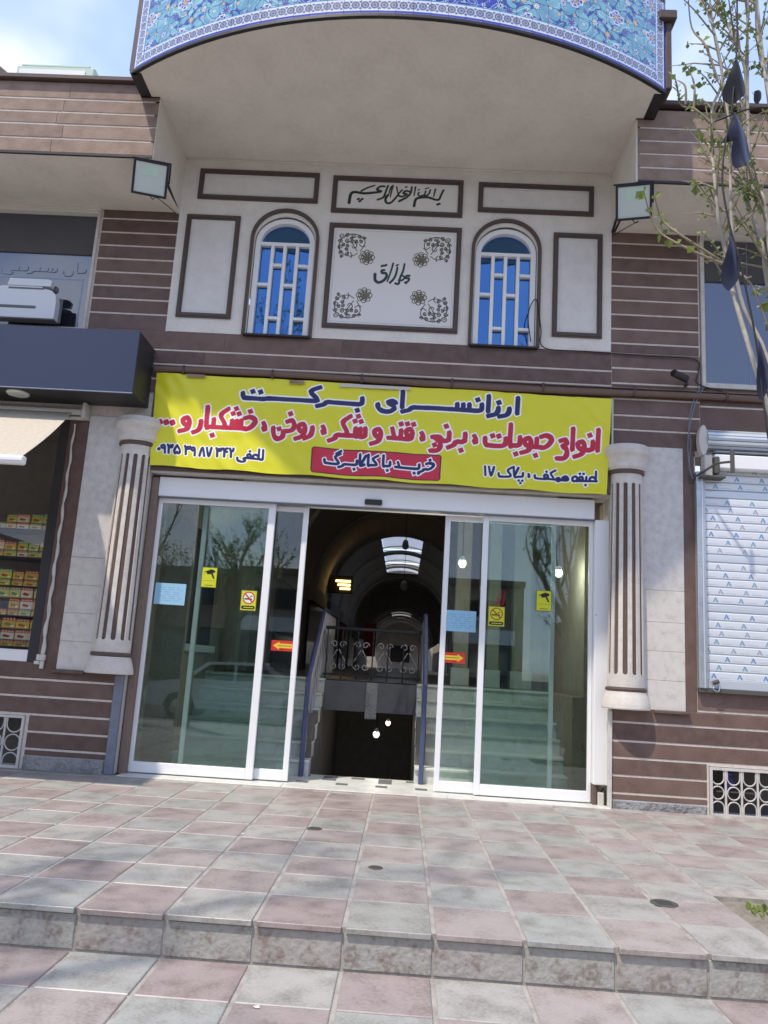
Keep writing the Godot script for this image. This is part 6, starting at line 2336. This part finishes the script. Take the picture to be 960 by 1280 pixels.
func pollard():
	var t := thing("pollard_tree", "pollarded tree in the soil pit with pale whippy shoots and sparse new leaves", "tree", Vector3(2.78, -0.05, 3.3))
	var o := Vector3(2.78, -0.05, 3.3)
	var r := RandomNumberGenerator.new()
	r.seed = 64
	var b := B.new()
	b.tube([Vector3(0, 0, 0), Vector3(0, 0.3, 0), Vector3(0.02, 1.4, 0), Vector3(-0.02, 2.3, 0.02), Vector3(0.08, 3.3, 0.0), Vector3(0.2, 4.6, 0.05)], [0.27, 0.21, 0.19, 0.2, 0.15, 0.10], 12)
	part(t, "trunk", b.mesh(), M.bark)
	var stems := [
		[2.56, 2.15, 2.46, 2.34, 2.25, 3.17, 2.16, 3.67, 2.11, 3.96, 2.05, 4.12, 2.03, 4.38, 2.04, 4.62, 2.06, 4.96, 2.11, 5.16, 2.03, 5.53, 1.96, 5.76, 1.91, 6.01, 1.85, 6.4],
		[2.58, 2.1, 2.5, 2.24, 2.35, 3.16, 2.21, 3.53, 2.13, 3.87, 2.11, 4.38, 2.14, 4.61, 2.12, 5.15, 2.05, 5.51, 2.0, 5.76, 1.95, 6.01, 1.9, 6.3],
		[2.62, 2.3, 2.52, 2.63, 2.43, 3.56, 2.37, 3.83, 2.34, 3.92, 2.3, 4.13, 2.27, 4.39, 2.27, 4.85, 2.27, 5.19, 2.22, 5.38, 2.19, 5.59, 2.13, 5.77, 2.09, 6.02, 2.04, 6.4],
		[2.64, 2.3, 2.57, 2.64, 2.47, 3.3, 2.37, 3.83, 2.33, 4.28, 2.31, 4.33, 2.29, 4.74, 2.28, 5.48, 2.27, 5.77, 2.25, 6.03, 2.23, 6.5],
		[2.68, 2.3, 2.61, 2.64, 2.5, 3.3, 2.41, 4.28, 2.38, 4.98, 2.34, 5.4, 2.32, 5.77, 2.32, 6.03, 2.3, 6.5],
		[2.72, 2.6, 2.6, 3.4, 2.5, 4.4, 2.44, 5.2, 2.42, 6.0, 2.38, 6.6],
	]
	var thick := [0.017, 0.014, 0.018, 0.018, 0.018, 0.017]
	var zz := [3.3, 3.34, 3.26, 3.3, 3.38, 3.2]
	var lv := B.new()
	var lv2 := B.new()
	var tw := B.new()
	for k in stems.size():
		var pts := []
		for i in range(0, stems[k].size(), 2):
			pts.append(Vector3(stems[k][i], stems[k][i + 1], zz[k] + 0.05 * sin(i * 0.7 + k)) - o)
		pts = spline(pts, 4)
		var rad := []
		for i in pts.size():
			rad.append(lerpf(thick[k], thick[k] * 0.3, float(i) / pts.size()))
		b = B.new()
		b.tube(pts, rad, 7)
		part(t, "shoot", b.mesh(), M.young_bark)
		# side twigs with leaves towards the top
		for i in range(8, pts.size() - 1):
			if pts[i].y < 3.7 or r.randf() < 0.1:
				continue
			var d := Vector3(r.randf_range(-1, 0.8), r.randf_range(0.4, 1.3), r.randf_range(-0.8, 0.8)).normalized()
			var ln := r.randf_range(0.15, 0.5)
			var e: Vector3 = pts[i] + d * ln
			var mid: Vector3 = pts[i] + d * ln * 0.5 + Vector3(0, 0.02, 0)
			tw.tube([pts[i], mid, e], [0.007, 0.005, 0.002], 4, false)
			for q in r.randi_range(5, 9 + 2 * k):
				var at: Vector3 = pts[i] + d * ln * r.randf_range(0.2, 1.0)
				var out := Vector3(r.randf_range(-1, 1), r.randf_range(-0.8, 0.5), r.randf_range(-1, 1)).normalized()
				leaf_mesh(lv if r.randf() < 0.4 else lv2, at, out, Vector3(r.randf_range(-1, 1), r.randf_range(-1, 1), r.randf_range(-1, 1)).cross(out), r.randf_range(0.018, 0.042))
	var twigs := [
		[2.08, 3.82, 1.84, 3.91, 1.68, 4.07, 1.58, 4.28], [2.07, 3.84, 1.82, 3.99, 1.72, 4.13, 1.65, 4.24], [2.04, 4.8, 1.92, 4.9, 1.85, 4.98, 1.79, 5.1, 1.77, 5.22],
		[1.87, 4.95, 1.86, 5.07, 1.83, 5.16], [1.92, 4.91, 1.92, 5.08, 1.9, 5.26], [2.08, 5.14, 2.0, 5.38, 1.93, 5.57, 1.88, 5.76], [2.19, 3.76, 2.27, 3.63, 2.42, 3.24], [2.37, 3.83, 2.2, 4.1, 2.08, 4.24, 1.98, 4.34, 1.92, 4.38],
		[2.3, 4.5, 2.18, 4.62, 2.02, 4.68, 1.94, 4.74], [2.42, 4.2, 2.3, 4.3, 2.2, 4.42], [2.44, 3.5, 2.36, 3.62, 2.3, 3.7], [2.46, 3.9, 2.38, 3.98, 2.32, 4.02],
	]
	for s in twigs:
		var pts := []
		for i in range(0, s.size(), 2):
			pts.append(Vector3(s[i], s[i + 1], 3.3 + 0.04 * sin(i * 1.3)) - o)
		pts = spline(pts, 4)
		var rad := []
		for i in pts.size():
			rad.append(lerpf(0.010, 0.003, float(i) / pts.size()))
		tw.tube(pts, rad, 5, false)
		for i in range(2, pts.size()):
			if r.randf() < 0.5:
				continue
			for q in r.randi_range(1, 3):
				var out := Vector3(r.randf_range(-1, 1), r.randf_range(-0.9, 0.6), r.randf_range(-1, 1)).normalized()
				leaf_mesh(lv if r.randf() < 0.7 else lv2, pts[i], out, Vector3(r.randf_range(-1, 1), r.randf_range(-1, 1), r.randf_range(-1, 1)).cross(out), r.randf_range(0.03, 0.07))
	part(t, "twigs", tw.mesh(), M.twig)
	part(t, "new_leaves", lv.mesh(), M.leaf).set_meta("kind", "stuff")
	part(t, "leaves", lv2.mesh(), M.leaf_dark).set_meta("kind", "stuff")
	var w := thing("weed", "tuft of fresh green leaves growing in the soil pit", "plant", Vector3(2.33, -0.04, 3.12))
	var wb := B.new()
	for k in 18:
		var out := Vector3(r.randf_range(-1, 1), r.randf_range(0.5, 1.4), r.randf_range(-1, 1)).normalized()
		leaf_mesh(wb, Vector3(r.randf_range(-0.08, 0.08), 0.0, r.randf_range(-0.08, 0.08)), out, Vector3(r.randf_range(-1, 1), 0.2, r.randf_range(-1, 1)).cross(out), r.randf_range(0.035, 0.065))
	part(w, "leaves", wb.mesh(), M.leaf)


# ------------------------------------------------------------------ litter
func litter():
	for p in [[-0.83, 0.002, 2.20, 0.5, "torn white paper scrap on the terrace tiles"], [-0.31, -0.188, 4.42, 1.4, "white paper scrap on the lower pavement near the step"], [0.40, -0.188, 4.52, 2.3, "crumpled white paper scrap in a joint of the lower pavement"]]:
		var t := thing("paper_scrap", p[4], "litter", Vector3(p[0], p[1], p[2]))
		var b := B.new()
		var c := []
		for k in 5:
			c.append(Vector3(cos(k * 1.26 + p[3]) * 0.016, 0.003 + 0.004 * (k % 2), sin(k * 1.26 + p[3]) * 0.011))
		for k in 5:
			b.tri(Vector3(0, 0.007, 0), c[(k + 1) % 5], c[k])
			b.tri(Vector3(0, 0.0, 0), c[k], c[(k + 1) % 5])
		part(t, "paper", b.mesh(), M.white_metal)


# ------------------------------------------------------------------ dark pennants on a line in the tree
func pennants():
	var flags := [
		[[2.06, 5.04], [1.995, 4.83], [2.02, 4.75], [2.06, 4.725], [2.11, 4.77], [2.125, 4.84], [2.08, 4.93]],
		[[2.04, 4.63], [1.985, 4.47], [1.98, 4.46], [2.02, 4.46], [2.03, 4.36], [2.05, 4.285], [2.10, 4.28], [2.15, 4.36], [2.14, 4.44], [2.09, 4.56]],
		[[2.0, 3.87], [1.965, 3.70], [1.958, 3.57], [1.98, 3.50], [2.005, 3.485], [2.06, 3.60], [2.03, 3.76]],
		[[2.13, 3.16], [2.125, 3.05], [2.13, 2.95], [2.15, 2.82], [2.175, 2.84], [2.215, 2.97], [2.17, 3.06]],
		[[2.155, 4.77], [2.16, 4.72], [2.18, 4.70], [2.20, 4.73], [2.20, 4.775]],
	]
	var words := ["round bellied black pennant, topmost on the line in the tree", "dark navy pennant with a torn edge hanging below the line crossing", "pointed navy pennant with a pale crease before the mirrored window", "narrow navy pennant, lowest on the line in the tree", "small black pennant scrap on the side line in the tree"]
	for k in flags.size():
		var f: Array = flags[k]
		var o := Vector3(f[0][0], f[0][1], 3.62)
		var t := thing("pennant", words[k], "pennant", o, "pennants on the line in the tree")
		# a cloth: the outline filled from its middle line, bellied forward along a fold
		var c := Vector2.ZERO
		for p in f:
			c += Vector2(p[0], p[1])
		c /= f.size()
		var ol := []
		for p in f:
			ol.append(Vector2(p[0], p[1]))
		ol.append(ol[0])
		ol = spline(ol, 4)
		var n := ol.size() - 1
		var st := SurfaceTool.new()
		st.begin(Mesh.PRIMITIVE_TRIANGLES)
		st.set_smooth_group(0)
		for side in [0.0, 0.004]:
			for i in n:
				var p: Vector2 = ol[i]
				var q: Vector2 = ol[i + 1]
				var steps := 5
				for s in steps:
					var v := []
					for w in [[float(s) / steps, 0.0], [float(s) / steps, 1.0], [float(s + 1) / steps, 1.0], [float(s + 1) / steps, 0.0]]:
						var m := c.lerp(p.lerp(q, w[1]), w[0])
						var zz: float = 0.035 * cos((m.x - c.x + (m.y - c.y) * 0.25) * 34.0) + 0.02 * sin((m.y - c.y) * 14.0) - side
						v.append(Vector3(m.x - o.x, m.y - o.y, zz))
					var order := [0, 2, 1, 0, 3, 2] if side == 0.0 else [0, 1, 2, 0, 2, 3]
					for w in order:
						st.add_vertex(v[w])
		st.index()
		st.generate_normals()
		part(t, "cloth", st.commit(), M.flag_black if k in [0, 4] else M.flag_cloth)
	var line := thing("pennant_line", "black string of pennants hanging down through the tree", "string", Vector3(2.04, 4.63, 3.63))
	var s1 := []
	for p in [[2.08, 5.6], [2.07, 5.12], [2.03, 4.67], [2.04, 4.63], [1.99, 4.46], [1.96, 4.17], [2.0, 3.87], [2.06, 3.6], [2.13, 3.16], [2.16, 2.81], [2.19, 2.53], [2.4, 2.2], [2.6, 2.1]]:
		s1.append(Vector3(p[0] - 2.04, p[1] - 4.63, 0.0 if p[1] > 2.4 else -0.25))
	var b := B.new()
	b.tube(spline(s1, 5), 0.006, 5)
	part(line, "string", b.mesh(), M.cable)
	b = B.new()
	b.tube(spline([Vector3(-0.1, -0.02, -0.05), Vector3(0, 0, 0), Vector3(0.1, 0.04, 0), Vector3(0.23, 0.07, -0.02), Vector3(0.37, 0.12, -0.1), Vector3(0.62, 0.3, -0.3)], 5), [0.004, 0.005, 0.006, 0.006, 0.005, 0.005, 0.005, 0.005, 0.005, 0.005, 0.005, 0.005, 0.005, 0.005, 0.005, 0.005, 0.005, 0.005, 0.005, 0.005, 0.005, 0.005, 0.005, 0.005, 0.005, 0.005], 5)
	part(line, "side_string", b.mesh(), M.cable)
